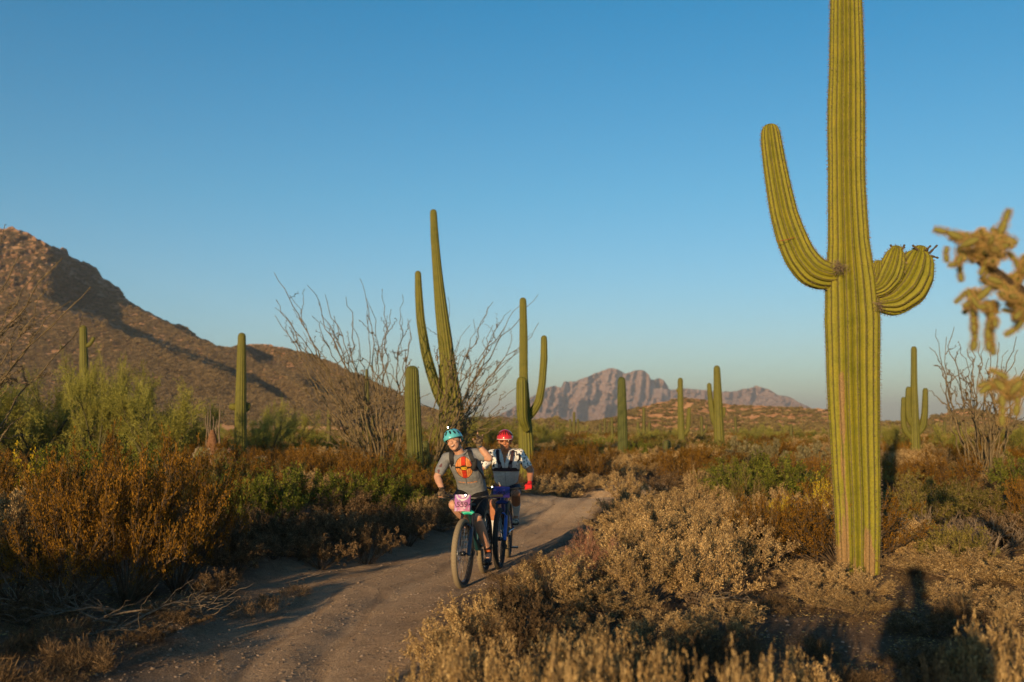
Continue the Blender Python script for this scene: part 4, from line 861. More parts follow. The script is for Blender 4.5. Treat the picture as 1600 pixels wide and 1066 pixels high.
# the rest of the scrub that can still be told apart, jittered rows out to 40 m
g = np.random.RandomState(5); cnt = 0; D = 12.5
RAND = []
while D < 42 and cnt < 215:
    stepx = .62 + D * .030
    x = -.60 * D + g.rand() * stepx
    while x < .60 * D:
        xx = x + g.normal() * .22; yy = D + g.normal() * .3; x += stepx * g.uniform(.8, 1.35)
        px = 800 + FPX * xx / yy
        if float(trail_d(np.array([xx]), np.array([yy]))[0]) < .45: continue
        if any((xx - a) ** 2 + (yy - b_) ** 2 < (.55 * (c + .4)) ** 2 for a, b_, c in PLANTED): continue
        if xx < 0 and yy < 13.5: continue
        if abs(px - 332) < 25 and yy < 33 and yy > 26: continue
        left = px < 780
        u = g.rand()
        if left:
            k = 'dark_bursage' if yy < 17 else ('creosote' if u < .30 else 'green_bush' if u < .46 else 'olive_bush' if u < .66 else 'bursage' if u < .88 else 'dark_bursage')
            zone = 'in the scrub left of the trail' if yy < 24 else 'in the far scrub below the left hill'
        elif px < 1290:
            k = 'bursage' if (yy < 22 and u < .8) else ('dark_bursage' if u < .25 else 'bursage' if u < .6 else 'creosote' if u < .85 else 'olive_bush')
            zone = 'between the trail and the giant saguaro' if yy < 24 else 'in the far scrub beyond the trail bend'
        else:
            k = 'bursage' if (yy < 18 and u < .45) else ('dark_bursage' if u < .35 else 'olive_bush' if u < .62 else 'creosote' if u < .74 else 'bursage')
            zone = 'right of the giant saguaro' if yy < 24 else 'in the far scrub at the right'
        h = {'creosote': g.uniform(.75, 1.15), 'green_bush': g.uniform(.6, .9), 'olive_bush': g.uniform(.55, .9)}.get(k, g.uniform(.42, .75))
        if left and yy > 22: h *= 1.05
        r = g.uniform(.45, .8) * (1.15 if h > .8 else 1)
        RAND.append(plant(k, xx, yy, h, r, DESC[k][1] + ' ' + zone, GRP.get(k, k) + ' ' + zone)); cnt += 1
    D += .75 + D * .035
print('scrub individuals', cnt, 'planted', len(PLANTED))

# far scrub nobody could count
def far_pts(n, d0, d1, seed, half=.62, pw=1.25):
    g = np.random.RandomState(seed); D = d0 + (d1 - d0) * g.rand(n) ** pw; x = D * g.uniform(-half, half, n); return x, D, g
first = {}
for o in list(col.objects):
    if o.type == 'MESH' and o.name.split('.')[0] == 'foliage' and o.data.name.split('_foliage')[0] not in first: first[o.data.name.split('_foliage')[0]] = o
def far_scrub(name, src, n, d0, d1, h0, h1, seed, label, cat='scrub'):
    x, D, g = far_pts(n, d0, d1, seed); keep = trail_d(x, D) > .8; x, D = x[keep], D[keep]; n = len(x)
    z = gh(x, D) - .03; h = g.uniform(h0, h1, n); r = h * g.uniform(.7, 1.3, n)
    scatter(name, np.stack([x, D, z], 1), np.stack([0 * x, 0 * x, g.rand(n) * 6.28], 1), np.stack([r, r, h], 1), src, label, cat)
far_scrub('amber_scrub', first['creosote'], 850, 36, 240, .7, 1.25, 1, 'mass of amber creosote in the far flat')
far_scrub('brown_scrub', first['bursage'], 3000, 36, 220, .5, .95, 2, 'mass of low tan scrub in the far flat')
far_scrub('green_scrub', first['green_bush'], 400, 42, 260, .6, 1.1, 3, 'scattered green shrubs in the far flat')
far_scrub('olive_scrub', first['olive_bush'], 1000, 40, 260, .6, 1.2, 4, 'mass of olive scrub in the far flat')
crown = [o for o in col.objects if o.name.startswith('crown')][0]
def far_trees(n, d0, d1, seed, h0, h1):
    x, D, g = far_pts(n, d0, d1, seed, .62, 1.0); z = gh(x, D); h = g.uniform(h0, h1, n); r = h * g.uniform(.8, 1.3, n)
    scatter('far_palo_verdes', np.stack([x, D, z], 1), np.stack([0 * x, 0 * x, g.rand(n) * 6.28], 1), np.stack([r, r, h], 1), crown, 'haze of palo verde trees in the far flat', 'trees')
far_trees(60, 60, 200, 9, .9, 1.5)

# bushes on the hills: a low tuft shape, first one stands at the foot of the hill
def tuft_mesh(seed, m):
    g = np.random.RandomState(seed); n = 110; u = g.normal(size=(n, 3)); u /= np.linalg.norm(u, axis=1, keepdims=True); u[:, 2] = abs(u[:, 2]); pos = u * g.uniform(.55, .95, (n, 1)) * np.array([1, 1, .8])
    V, F = leaves(pos, u + g.normal(size=(n, 3)) * .8, .42, .30, g); return npdata('hill_bush', V, F, m, False, {'tint': ('FACE', g.rand(n))})
M_hb = leafmat('hill_bush_olive_brown', (.13, .09, .045), (.20, .14, .07), (.28, .20, .10), .1, .35)
p = VL[12, 200]; hb = link('hill_bush', tuft_mesh(3, M_hb)); hb.location = p; hb.scale = (1.6, 1.6, 1.3); tag(hb, 'bush standing alone at the foot of the left hill', 'bush')
p = VM[8, 100]; hb2 = link('hill_bush', tuft_mesh(4, leafmat('hill_bush_green', (.13, .10, .04), (.19, .145, .06), (.26, .19, .09), .1, .3))); hb2.location = p; hb2.scale = (1.1, 1.1, 1); tag(hb2, 'bush standing alone at the foot of the low hill', 'bush')
def on_hill(name, V, n, s0, s1, src, seed, label, t0=.05, t1=.99, c0=0., c1_=1.):
    g = np.random.RandomState(seed); r, c = V.shape[:2]; a = (t0 + (t1 - t0) * g.rand(n)) * (r - 2); b_ = (c0 + (c1_ - c0) * g.rand(n)) * (c - 2); i = a.astype(int); j = b_.astype(int); fa = (a - i)[:, None]; fb = (b_ - j)[:, None]
    p = (V[i, j] * (1 - fa) + V[i + 1, j] * fa) * (1 - fb) + (V[i, j + 1] * (1 - fa) + V[i + 1, j + 1] * fa) * fb; s = g.uniform(s0, s1, n) ** 1.0; p[:, 2] += .05
    scatter(name, p, np.stack([0 * s, 0 * s, g.rand(n) * 6.28], 1), np.stack([s, s, s * .8], 1), src, label, 'scrub')
on_hill('hill_scrub', VL, 42000, .55, 1.5, hb, 6, 'bushes dotting the left hill')
on_hill('low_hill_scrub', VM, 6000, .25, .85, hb2, 7, 'bushes dotting the low orange hill')
on_hill('ridge_scrub', VN, 1200, .6, 1.6, hb, 8, 'bushes dotting the low ridge')

# stones and gravel
def stone(seed, m):
    g = np.random.RandomState(seed); import bmesh
    bm = bmesh.new(); bmesh.ops.create_icosphere(bm, subdivisions=1, radius=1)
    for v in bm.verts: v.co *= g.uniform(.75, 1.2); v.co.z *= .62
    me = bpy.data.meshes.new('stone'); bm.to_mesh(me); bm.free(); me.materials.append(m); return me
m, n_, b = newmat('pebble_stone'); oi = nd(n_, 'ShaderNodeObjectInfo'); rp = ramp(n_, oi.outputs['Random'], [(0, (.10, .07, .05)), (.5, (.22, .16, .11)), (1, (.32, .24, .18))]); n_.links.new(rp.outputs[0], b.inputs['Base Color']); b.inputs['Roughness'].default_value = .9
M_peb = m
sm_ = [stone(s, M_peb) for s in (1, 2, 3, 4)]
srcs = []
for i, (px, py, s, lb) in enumerate(((415, 930, .06, 'largest pale stone on the left bank of the trail'), (452, 938, .04, 'stone on the left bank near the grass'), (1203, 905, .045, 'stone in the sandy clearing'), (300, 985, .05, 'stone beside the fallen branches'), (560, 905, .035, 'small stone at the shaded trail edge'))):
    D = CAMZ / -ray(px, py)[1]; x = ray(px, py)[0] * D; o = link('stone', sm_[i % 4]); o.location = (x, D, gz(x, D) + s * .3); o.scale = (s, s * .8, s * .8); o.rotation_euler = (0, 0, i * 1.3); tag(o, lb, 'stone'); srcs.append(o)
def ground_scatter(name, n, src, s0, s1, seed, label, cat, test, d0=6.3, d1=26, pw=1.5, lift=.0):
    g = np.random.RandomState(seed); D = d0 + (d1 - d0) * g.rand(n) ** pw; x = D * g.uniform(-.56, .56, n); td = trail_d(x, D); k = test(td, g.rand(n)); x, D = x[k], D[k]; n = len(x)
    s = s0 + (s1 - s0) * g.rand(n) ** 3
    scatter(name, np.stack([x, D, gh(x, D) + lift * s], 1), np.stack([g.normal(size=n) * .2, g.normal(size=n) * .2, g.rand(n) * 6.28], 1), np.stack([s, s * g.uniform(.7, 1.2, n), s * g.uniform(.6, 1, n)], 1), src, label, cat)
ground_scatter('gravel', 26000, srcs[0], .005, .02, 1, 'fine gravel over trail and soil', 'gravel', lambda td, u: (td < .25) | (u < .5))
ground_scatter('pebbles', 1500, srcs[2], .010, .032, 2, 'loose pebbles beside the trail', 'gravel', lambda td, u: (td > -.15) | (u < .18), lift=.2)
gsrc = [o for o in col.objects if o.name.startswith('foliage') and o.data.name.startswith('dry_grass')][0]
ground_scatter('dry_grass', 800, gsrc, .10, .26, 3, 'thin dry grass and litter between the bushes', 'grass', lambda td, u: td > .25)
# leaf litter under the bushes
g = np.random.RandomState(9); n = 42000; D = 6.2 + 12 * g.rand(n) ** 1.2; x = D * g.uniform(-.56, .56, n); td = trail_d(x, D) + .3 * fbm(x * 2, D * 2, 3, 3); k = (td > .25) & (vn(x * 1.5, D * 1.5, 8) + .25 * g.rand(n) > .45); x, D = x[k], D[k]; n = len(x)
V, F = leaves(np.stack([x, D, gh(x, D) + .006 + .02 * g.rand(n)], 1), g.normal(size=(n, 3)) * np.array([1, 1, .25]), g.uniform(.012, .05, n), .008, g)
tag(link('leaf_litter', npdata('leaf_litter', V, F, M_straw, False, {'tint': ('FACE', g.rand(n))})), 'dry leaf and twig litter under the bushes', 'litter', kind='stuff')

# fallen branches under the big creosote and dead sticks on the right
def deadbranch(x, y, ang, L, seed, label, r=.012, rise=.25, m=None):
    g = np.random.RandomState(seed); root = empty('dead_branch', (x, y, gz(x, y)), ang); K = 10; t = np.linspace(0, 1, K)[:, None]
    S = np.concatenate([L * t, .12 * L * np.sin(t * 3 + seed), r + rise * np.sin(t * 2.6) * L * .5], 1) + np.cumsum(g.normal(size=(K, 3)) * .015 * L, 0) * np.array([1, 1, .6]); S[:, 2] = np.maximum(S[:, 2], .01)
    link('limb', npdata('limb', *tubes(S[None], (r * (1.15 - .8 * t[:, 0]))[None], 6), m or M_bone, True), root); bs = []
    for j in range(18):
        i = g.randint(2, K); d = (S[i] - S[i - 1]); d = d / np.linalg.norm(d) + g.normal(size=3) * .7; d[2] = abs(d[2]) * .6; d /= np.linalg.norm(d); l = L * g.uniform(.15, .45)
        q = S[i] + d * l * np.linspace(0, 1, 7)[:, None] + np.cumsum(g.normal(size=(7, 3)) * .012, 0); q[:, 2] = np.maximum(q[:, 2], .008); bs.append(tubes(q[None], (r * .45 * np.linspace(1, .3, 7))[None], 4))
    V, F = merge(bs); link('twigs', npdata('twigs', V, F, m or M_bone, True), root); tag(root, label, 'branch', 'dead branches')
for i, (px, D, ang, L, lb) in enumerate(((120, 8.8, .1, 1.1, 'thick bleached dead branch along the ground under the creosote'), (190, 8.7, .5, .9, 'curved dead branch in front of the creosote'), (205, 8.9, 2.6, 1.2, 'dead branch pointing left under the creosote'),
        (235, 9.2, -.3, .8, 'dead branch reaching towards the trail under the creosote'), (120, 9.0, 2.9, 1.2, 'dead branch at the left foot of the creosote'), (150, 8.5, -.5, .7, 'short dead branch nearest the camera under the creosote'), (275, 9.6, 1.2, .6, 'forked dead branch right of the creosote'),
        (235, 9.1, 3.6, 1.0, 'crooked dead branch in the middle of the tangle'), (75, 9.3, .9, .9, 'dead branch near the left edge'),
        (1430, 13.2, .6, 1.1, 'dead branch right of the giant saguaro foot'), (1540, 12.4, 2.5, 1.4, 'long bleached stick before the right ocotillo'), (1000, 17.0, .4, 1.1, 'bleached stick on the dead twig pile'), (985, 16.6, 2.6, .9, 'dark stick on the dead twig pile'), (1195, 9.6, 3.0, .7, 'thin stick across the sandy clearing'), (560, 14.8, .3, 1.3, 'pale branch lying in the green bushes'))):
    p = P(px, 665, D); deadbranch(p.x, D, ang, L, 300 + i, lb, r=.011, rise=.25)

# tall shrubs left of the photographer: they stand outside the frame and shade the lower left
for i, (x, y, k, h, r, lb) in enumerate(((-4.95, 6.1, 'green_bush', 1.05, .85, 'nearest green shrub just outside the left edge'), (-5.8, 4.0, 'green_bush', 1.25, .95, 'green shrub outside the left edge beside the camera'), (-6.8, 2.0, 'creosote', 1.4, 1.0, 'creosote outside the frame level with the camera'), (-6.9, 5.4, 'creosote', 1.8, 1.0, 'tall creosote just outside the left edge'), (-8.4, 4.0, 'creosote', 2.0, 1.2, 'tall creosote further left outside the frame'), (-7.9, 2.0, 'green_bush', 1.7, 1.2, 'green shrub outside the frame left of the camera'), (-10.0, 3.0, 'creosote', 2.1, 1.2, 'second creosote well left outside the frame'),
        (-9.2, 7.4, 'creosote', 2.0, 1.2, 'creosote outside the left edge behind the big one'), (-11.5, 6.0, 'creosote', 2.2, 1.2, 'creosote farthest left outside the frame'), (-9.4, -1.0, 'creosote', 2.1, 1.3, 'creosote outside the frame behind the camera to the left'))):
    plant(k, x, y, h, r, lb, 'shrubs outside the left edge')
ORD = 'first second third fourth fifth sixth seventh eighth ninth tenth eleventh twelfth thirteenth fourteenth fifteenth sixteenth seventeenth eighteenth nineteenth twentieth'.split()
byl = {}
for o in RAND: byl.setdefault(o['label'], []).append(o)
for lb, os_ in byl.items():
    os_.sort(key=lambda o: o.location.x / o.location.y); n = len(os_)
    for i, o in enumerate(os_):
        w_ = (ORD[i] + ' from the left') if i <= (n - 1) // 2 else (ORD[n - 1 - i] + ' from the right')
        if n > 1: o['label'] = lb + ', ' + w_.replace('first from the left', 'leftmost').replace('first from the right', 'rightmost')
# ------------------------------------------------------------------ riders and bicycles
class Frame:
    """rider-local frame: X towards the picture's right, -Y forwards, Z up, origin on the ground under the bottom bracket"""
    def __init__(s, bx, by, yaw):
        s.bx, s.by, s.a = bx, by, R(yaw); s.f = (math.sin(s.a), -math.cos(s.a)); s.r = (math.cos(s.a), math.sin(s.a)); s.g = gz(bx, by) - .0
        s.loc = (bx, by, s.g)
    def J(s, px, py, lf):
        dx, dz = ray(px, py); lx = (dx * (s.by + lf * s.f[1]) - s.bx - lf * s.f[0]) / (s.r[0] - dx * s.r[1])
        D = s.by + lf * s.f[1] + lx * s.r[1]; return np.array([lx, -lf, CAMZ + dz * D - s.g])
def vcolmat(name, rough=.75, spec=.2, bump=0.):
    m, n, b = newmat(name); a = nd(n, 'ShaderNodeAttribute', attribute_name='colr'); tc = nd(n, 'ShaderNodeTexCoord'); no = noise(n, 30, 4, .6, tc.outputs['Object'])
    v = ramp(n, no.outputs[0], [(.3, (.82, .82, .82)), (.7, (1.1, 1.1, 1.1))]); n.links.new(mixc(n, 1.0, a.outputs['Color'], v.outputs[0], 'MULTIPLY'), b.inputs['Base Color'])
    b.inputs['Roughness'].default_value = rough; b.inputs['Specular IOR Level'].default_value = spec
    if bump:
        n2 = noise(n, 9, 3, .5, tc.outputs['Object']); bp = nd(n, 'ShaderNodeBump'); bp.inputs['Strength'].default_value = bump; bp.inputs['Distance'].default_value = .03; n.links.new(n2.outputs[0], bp.inputs['Height']); n.links.new(bp.outputs[0], b.inputs['Normal'])
    return m
M_vc = vcolmat('dyed_cloth', bump=.8); M_skinv = vcolmat('skin', .5, .35)
def seg(a, b, ra, rb, n=12, sides=14):
    a = np.array(a, float); b = np.array(b, float); d = b - a; L = np.linalg.norm(d) + 1e-9; u = d / L
    th = np.linspace(math.pi / 2 * .98, 0, 5); c1_ = [a - u * ra * math.sin(t) for t in th]; r1 = [ra * math.cos(t) for t in th]
    t = np.linspace(0, 1, n)[1:-1]; cm = [a + d * q for q in t]; rm = [ra + (rb - ra) * q for q in t]
    th = th[::-1]; c2_ = [b + u * rb * math.sin(q) for q in th]; r2 = [rb * math.cos(q) for q in th]
    return tubes(np.array([c1_ + cm + c2_]), np.array([r1 + rm + r2]), sides)
def muscle(a, b, rs, sides=14):
    """limb segment whose radius follows the list rs along its length"""
    a = np.array(a, float); b = np.array(b, float); d = b - a; u = d / np.linalg.norm(d); th = np.linspace(math.pi / 2 * .98, 0, 5)
    C = [a - u * rs[0] * math.sin(t) for t in th]; Rr = [rs[0] * math.cos(t) for t in th]
    t = np.linspace(0, 1, 14)[1:-1]; C += [a + d * q for q in t]; Rr += list(np.interp(t, np.linspace(0, 1, len(rs)), rs))
    C += [b + u * rs[-1] * math.sin(q) for q in th[::-1]]; Rr += [rs[-1] * math.cos(q) for q in th[::-1]]
    return tubes(np.array([C]), np.array([Rr]), sides)
def ell(c, r, M=None, sides=16, rings=11):
    th = np.linspace(-math.pi / 2 * .985, math.pi / 2 * .985, rings); V, F = tubes(np.stack([0 * th, 0 * th, np.sin(th)], 1)[None], np.cos(th)[None], sides)
    V = V * np.array(r); V = V @ np.array(M).T if M is not None else V; return V + np.array(c), F
def loft(rings, sides=20):
    """rings: (centre, half width, half depth) swept as ellipses; closed at both ends"""
    C = np.array([r[0] for r in rings], float); n = len(C); k = 4 * n; t = np.linspace(0, n - 1, k); Cs = np.stack([np.interp(t, range(n), C[:, q]) for q in range(3)], 1)
    A_ = np.interp(t, range(n), [r[1] for r in rings]); B_ = np.interp(t, range(n), [r[2] for r in rings])
    for _ in range(2): Cs[1:-1] = (Cs[:-2] + 2 * Cs[1:-1] + Cs[2:]) / 4; A_[1:-1] = (A_[:-2] + 2 * A_[1:-1] + A_[2:]) / 4; B_[1:-1] = (B_[:-2] + 2 * B_[1:-1] + B_[2:]) / 4
    T = np.gradient(Cs, axis=0); T /= np.linalg.norm(T, axis=1, keepdims=True); X = np.array([1., 0, 0]) - T * T[:, :1]; X /= np.linalg.norm(X, axis=1, keepdims=True); Y = np.cross(T, X)
    Cs = np.concatenate([Cs[:1] - T[:1] * .004, Cs, Cs[-1:] + T[-1:] * .004]); X = np.concatenate([X[:1], X, X[-1:]]); Y = np.concatenate([Y[:1], Y, Y[-1:]]); A_ = np.r_[.001, A_, .001]; B_ = np.r_[.001, B_, .001]
    ph = np.arange(sides) / sides * 2 * math.pi
    se = lambda c, p: np.sign(c) * np.abs(c) ** p
    V = Cs[:, None] + X[:, None] * (A_[:, None] * se(np.cos(ph), .85)[None])[..., None] + Y[:, None] * (B_[:, None] * se(np.sin(ph), .85)[None])[..., None]
    k = len(Cs); i = np.arange(k * sides).reshape(k, sides); F = np.stack([i[:-1], np.roll(i[:-1], -1, 1), np.roll(i[1:], -1, 1), i[1:]], -1).reshape(-1, 4); return V.reshape(-1, 3), F
def blob(name, parts, vox, m, parent, colf=None, it=4, cut=None):
    V, F = merge(parts); me = npdata(name + '_cage', V, F); o = bpy.data.objects.new('cage', me); col.objects.link(o)
    r = o.modifiers.new('r', 'REMESH'); r.mode = 'VOXEL'; r.voxel_size = vox; s = o.modifiers.new('s', 'SMOOTH'); s.factor = .5; s.iterations = it
    dg = bpy.context.evaluated_depsgraph_get(); m2 = bpy.data.meshes.new_from_object(o.evaluated_get(dg)); bpy.data.objects.remove(o); bpy.data.meshes.remove(me); m2.name = name
    nv = len(m2.vertices); co = np.empty(nv * 3, np.float32); m2.vertices.foreach_get('co', co); co = co.reshape(-1, 3).astype(float)
    if cut is not None:
        import bmesh
        bm = bmesh.new(); bm.from_mesh(m2); k = cut(co); bm.verts.ensure_lookup_table(); bmesh.ops.delete(bm, geom=[v for v, q in zip(list(bm.verts), k) if q], context='VERTS'); bm.to_mesh(m2); bm.free()
        nv = len(m2.vertices); co = np.empty(nv * 3, np.float32); m2.vertices.foreach_get('co', co); co = co.reshape(-1, 3).astype(float)
    if colf is not None:
        c = colf(co); a = m2.attributes.new('colr', 'FLOAT_COLOR', 'POINT'); a.data.foreach_set('color', np.concatenate([c, np.ones((nv, 1))], 1).astype(np.float32).ravel())
    m2.polygons.foreach_set('use_smooth', np.ones(len(m2.polygons), bool)); m2.materials.clear(); m2.materials.append(m); m2.update(); return link(name, m2, parent)
def flat(c): return lambda V: np.ones((len(V), 1)) * np.array(c)[None]
def solid(name, parts, m, parent, smooth=True):
    V, F = merge(parts); return link(name, npdata(name, V, F, m, smooth), parent)
def box(c, s, M=None):
    V = boxV_(-s[0] / 2, s[0] / 2, -s[1] / 2, s[1] / 2, -s[2] / 2, s[2] / 2); V = V @ np.array(M).T if M is not None else V; return V + np.array(c), BXF
def boxV_(x0, x1, y0, y1, z0, z1): return np.array([(x, y, z) for x in (x0, x1) for y in (y0, y1) for z in (z0, z1)], float)
BXF = np.array([(0, 1, 3, 2), (4, 6, 7, 5), (0, 4, 5, 1), (2, 3, 7, 6), (0, 2, 6, 4), (1, 5, 7, 3)])
def rot(rx=0, ry=0, rz=0): return np.array(Euler((R(rx), R(ry), R(rz))).to_matrix())

K_blk = mat('black_anodised', (.012, .012, .014), .35, spec=.5); K_rub = mat('black_rubber', (.02, .019, .018), .85); K_dust = mat('dusty_tyre_tread', (.24, .19, .125), .95, spec=.05); K_side = mat('dark_tyre_side', (.035, .03, .026), .8)
K_steel = mat('brushed_steel', (.55, .55, .56), .3, .9); K_gold = mat('gold_fork_stanchion', (.60, .35, .08), .3, .8)
K_lamp = mat('lit_white_lamp', (1, .95, .8), emit=(1, .85, .55), est=14)

def wheel(parent, cy, yaw, dusty, spin, px=0.):
    w_ = empty('wheel', (px, cy, .372), 0, parent); w_.rotation_euler = (spin, 0, R(yaw)); S = 192; Q = 14; a = np.arange(S) / S * 2 * math.pi
    V = []
    for i in range(S):
        for j in range(Q):
            q = j / Q * 2 * math.pi; rr = .033; knob = .0028 if (math.cos(q) > .35 and ((i + (1 if abs(math.sin(q)) > .45 else 0)) % 3 < 2)) else 0; rad = .343 + (rr + knob) * math.cos(q); V.append(((rr + knob * .5) * math.sin(q) * .98, rad * math.cos(a[i]), rad * math.sin(a[i])))
    i = np.arange(S * Q).reshape(S, Q); F = np.stack([i, np.roll(i, -1, 0), np.roll(np.roll(i, -1, 0), -1, 1), np.roll(i, -1, 1)], -1).reshape(-1, 4)
    me = npdata('tyre', V, F, K_side, False); me.materials.append(K_dust); tread = ((np.arange(S * Q) % Q) <= 3) | ((np.arange(S * Q) % Q) >= Q - 4); me.polygons.foreach_set('material_index', (tread & dusty).astype(np.int32)); link('tyre', me, w_)
    def ringm(r, wd, th, n=64):
        pts = []; an = np.arange(n) / n * 2 * math.pi
        for x, rr in ((-wd, r - th), (wd, r - th), (wd, r + th), (-wd, r + th)): pts.append(np.stack([0 * an + x, rr * np.cos(an), rr * np.sin(an)], 1))
        V = np.stack(pts, 1).reshape(-1, 3); i = np.arange(n * 4).reshape(n, 4); return V, np.stack([i, np.roll(i, -1, 1), np.roll(np.roll(i, -1, 0), -1, 1), np.roll(i, -1, 0)], -1).reshape(-1, 4)
    solid('rim', [ringm(.310, .014, .010)], K_blk, w_, False)
    Ps = []
    for k in range(28):
        th = k / 28 * 2 * math.pi; h = th + (.9 if k % 4 < 2 else -.9); x = .026 if k % 2 else -.026; Ps.append([(x, .024 * math.cos(h), .024 * math.sin(h)), (0, .303 * math.cos(th), .303 * math.sin(th))])
    s = solid('spokes', [tubes(np.array(Ps), np.full((28, 2), .0014), 3)], K_steel, w_); s['kind'] = 'stuff'
    solid('hub', [tubes(np.array([[(-.05, 0, 0), (-.028, 0, 0), (-.027, 0, 0), (.027, 0, 0), (.028, 0, 0), (.05, 0, 0)]], float), np.array([[.010, .012, .026, .026, .012, .010]]), 12)], K_blk, w_)
    solid('brake_rotor', [ringm(.078, .001, .009, 40)] + [tubes(np.array([[(-.0, 0, 0), (0, .075 * math.cos(q), .075 * math.sin(q))]]), np.full((1, 2), .004), 4) for q in np.arange(6)], K_steel, w_, False).location = (-.04, 0, 0)
    return w_
def text_mesh(s, size, m):
    cu = bpy.data.curves.new('digits', 'FONT'); cu.body = s; cu.size = size; cu.extrude = .0012; cu.offset = size * .018; cu.align_x = 'CENTER'; cu.align_y = 'CENTER'
    o = bpy.data.objects.new('t', cu); col.objects.link(o); me = bpy.data.meshes.new_from_object(o.evaluated_get(bpy.context.evaluated_depsgraph_get())); bpy.data.objects.remove(o); me.name = 'digits'; me.materials.clear(); me.materials.append(m); return me

def bicycle(fr, main, forkc, accent, steer, label, plate_w, plate_h, digits, platecol, cranka, dust_front=True, lamp_x=.0, plate_x=0.):
    root = empty('mountain_bike', fr.loc, fr.a); Y = lambda lf: -lf
    paint = mat('bike_paint_' + label.split()[0], main, .3, .2, .5, coat=.6); fp = mat('fork_paint_' + label.split()[0], forkc, .35, .1, .5, coat=.5); ac = mat('accent_' + label.split()[0], accent, .4)
    HTb, HTt = (0, Y(.475), .79), (0, Y(.435), .90); BB = (0, 0, .335); ST = (0, Y(-.13), .80); RA = Y(-.445)
    tb = lambda pts, rs, s=10: tubes(np.array([pts], float), np.array([rs], float), s)
    fr_parts = [tb([HTb, HTt], [.027, .024]), tb([BB, (0, Y(.26), .60), (0, Y(.46), .80)], [.026, .024, .026]), tb([(0, Y(-.125), .74), (0, Y(.2), .86), (0, Y(.44), .88)], [.018, .019, .022]), tb([BB, ST], [.020, .018])]
    for s in (-1, 1):
        fr_parts += [tb([(s * .035, Y(-.05), .36), (s * .045, Y(-.25), .37), (s * .070, RA, .375)], [.014, .012, .011], 8), tb([(s * .02, Y(-.11), .66), (s * .045, Y(-.28), .56), (s * .068, RA, .385)], [.010, .010, .010], 8)]
    solid('frame', fr_parts, paint, root)
    solid('rear_shock', [tb([(0, Y(-.03), .60), (0, Y(.12), .66)], [.020, .020]), tb([(0, Y(.12), .66), (0, Y(.18), .69)], [.010, .010])], K_blk, root)
    solid('seatpost', [tb([ST, (0, Y(-.19), .95)], [.0155, .0155])], K_blk, root)
    solid('saddle', [ell((0, Y(-.26), .985), (.07, .085, .022)), ell((0, Y(-.14), .985), (.028, .11, .018))], K_rub, root)
    # steering assembly
    sa = R(steer); ax = np.array([0, Y(.50)])
    def st(p):
        p = np.array(p, float); v = p[..., :2] - ax; c, s_ = math.cos(sa), math.sin(sa); q = p.copy(); q[..., 0] = v[..., 0] * c - v[..., 1] * s_ + ax[0]; q[..., 1] = v[..., 0] * s_ + v[..., 1] * c + ax[1]; return q
    FA = Y(.72); fk = []
    for s in (-1, 1): fk.append(tb([st((s * .066, FA, .355)), st((s * .066, FA + .02, .40)), st((s * .064, Y(.585), .64))], [.020, .024, .023]))
    fk.append(tb([st((-.064, Y(.60), .62)), st((-.05, Y(.635), .67)), st((0, Y(.645), .69)), st((.05, Y(.635), .67)), st((.064, Y(.60), .62))], [.012] * 5, 8))
    solid('fork_lowers', fk, fp, root)
    solid('fork_stanchions', [tb([st((s * .064, Y(.585), .63)), st((s * .062, Y(.515), .79))], [.0165, .0165]) for s in (-1, 1)], K_blk, root)
    solid('fork_crown', [tb([st((-.068, Y(.512), .785)), st((-.03, Y(.505), .80)), st((0, Y(.50), .805)), st((.03, Y(.505), .80)), st((.068, Y(.512), .785))], [.021, .026, .030, .026, .021]), tb([st((0, Y(.44), .90)), st((0, Y(.43), .945))], [.02, .02])], ac, root)
    solid('stem', [tb([st((0, Y(.43), .94)), st((0, Y(.50), .955))], [.021, .020])], K_blk, root)
    hb = [st((-.38, Y(.44), .985)), st((-.20, Y(.47), .978)), st((-.09, Y(.50), .957)), st((.09, Y(.50), .957)), st((.20, Y(.47), .978)), st((.38, Y(.44), .985))]
    solid('handlebar', [tb(hb, [.0115, .0115, .0155, .0155, .0115, .0115])], K_blk, root)
    for s in (-1, 1):
        solid('grip', [tb([st((s * .25, Y(.462), .980)), st((s * .385, Y(.439), .985))], [.017, .017])], K_rub, root)
        solid('brake_lever', [tb([st((s * .22, Y(.475), .975)), st((s * .20, Y(.50), .965)), st((s * .25, Y(.535), .955)), st((s * .33, Y(.525), .955))], [.012, .010, .005, .005], 6)], K_blk, root)
    cs = []
    for x0, y0, z0, x1, z1 in ((-.2, .50, .965, -.03, .74), (.2, .50, .965, .03, .74), (-.15, .50, .97, .045, .84), (.15, .50, .97, -.045, .86)):
        t = np.linspace(0, 1, 9)[:, None]; a = np.array([x0, Y(y0), z0]); b = np.array([x1, Y(.50), z1]); q = a + (b - a) * t; q[:, 1] -= .07 * np.sin(t[:, 0] * math.pi); q[:, 2] += .015 * np.sin(t[:, 0] * math.pi * 2); cs.append(tb(st(q), [.0028] * 9, 5))
    for k, c in enumerate(cs): solid('cable', [c], K_blk, root)
    wf = wheel(root, 0, steer, dust_front, .3); p = st((0, FA, .372)); wf.location = p; wheel(root, RA, 0, True, .9)
    # cranks and pedals
    ca = R(cranka); cv = np.array([0, -math.cos(ca), math.sin(ca)]) * .17
    n_ = 32; an = np.arange(n_) / n_ * 2 * math.pi; rg = np.stack([0 * an - .042, .078 * np.cos(an), .335 + .078 * np.sin(an)], 1); rg = np.concatenate([rg, rg[:1]])
    solid('chainring', [tubes(rg[None], np.full((1, n_ + 1), .005), 4)] + [tb([(-.042, 0, .335), (-.042, .075 * math.cos(q), .335 + .075 * math.sin(q))], [.007, .007], 4) for q in (0, 1.57, 3.14, 4.71)], K_blk, root)
    peds = []
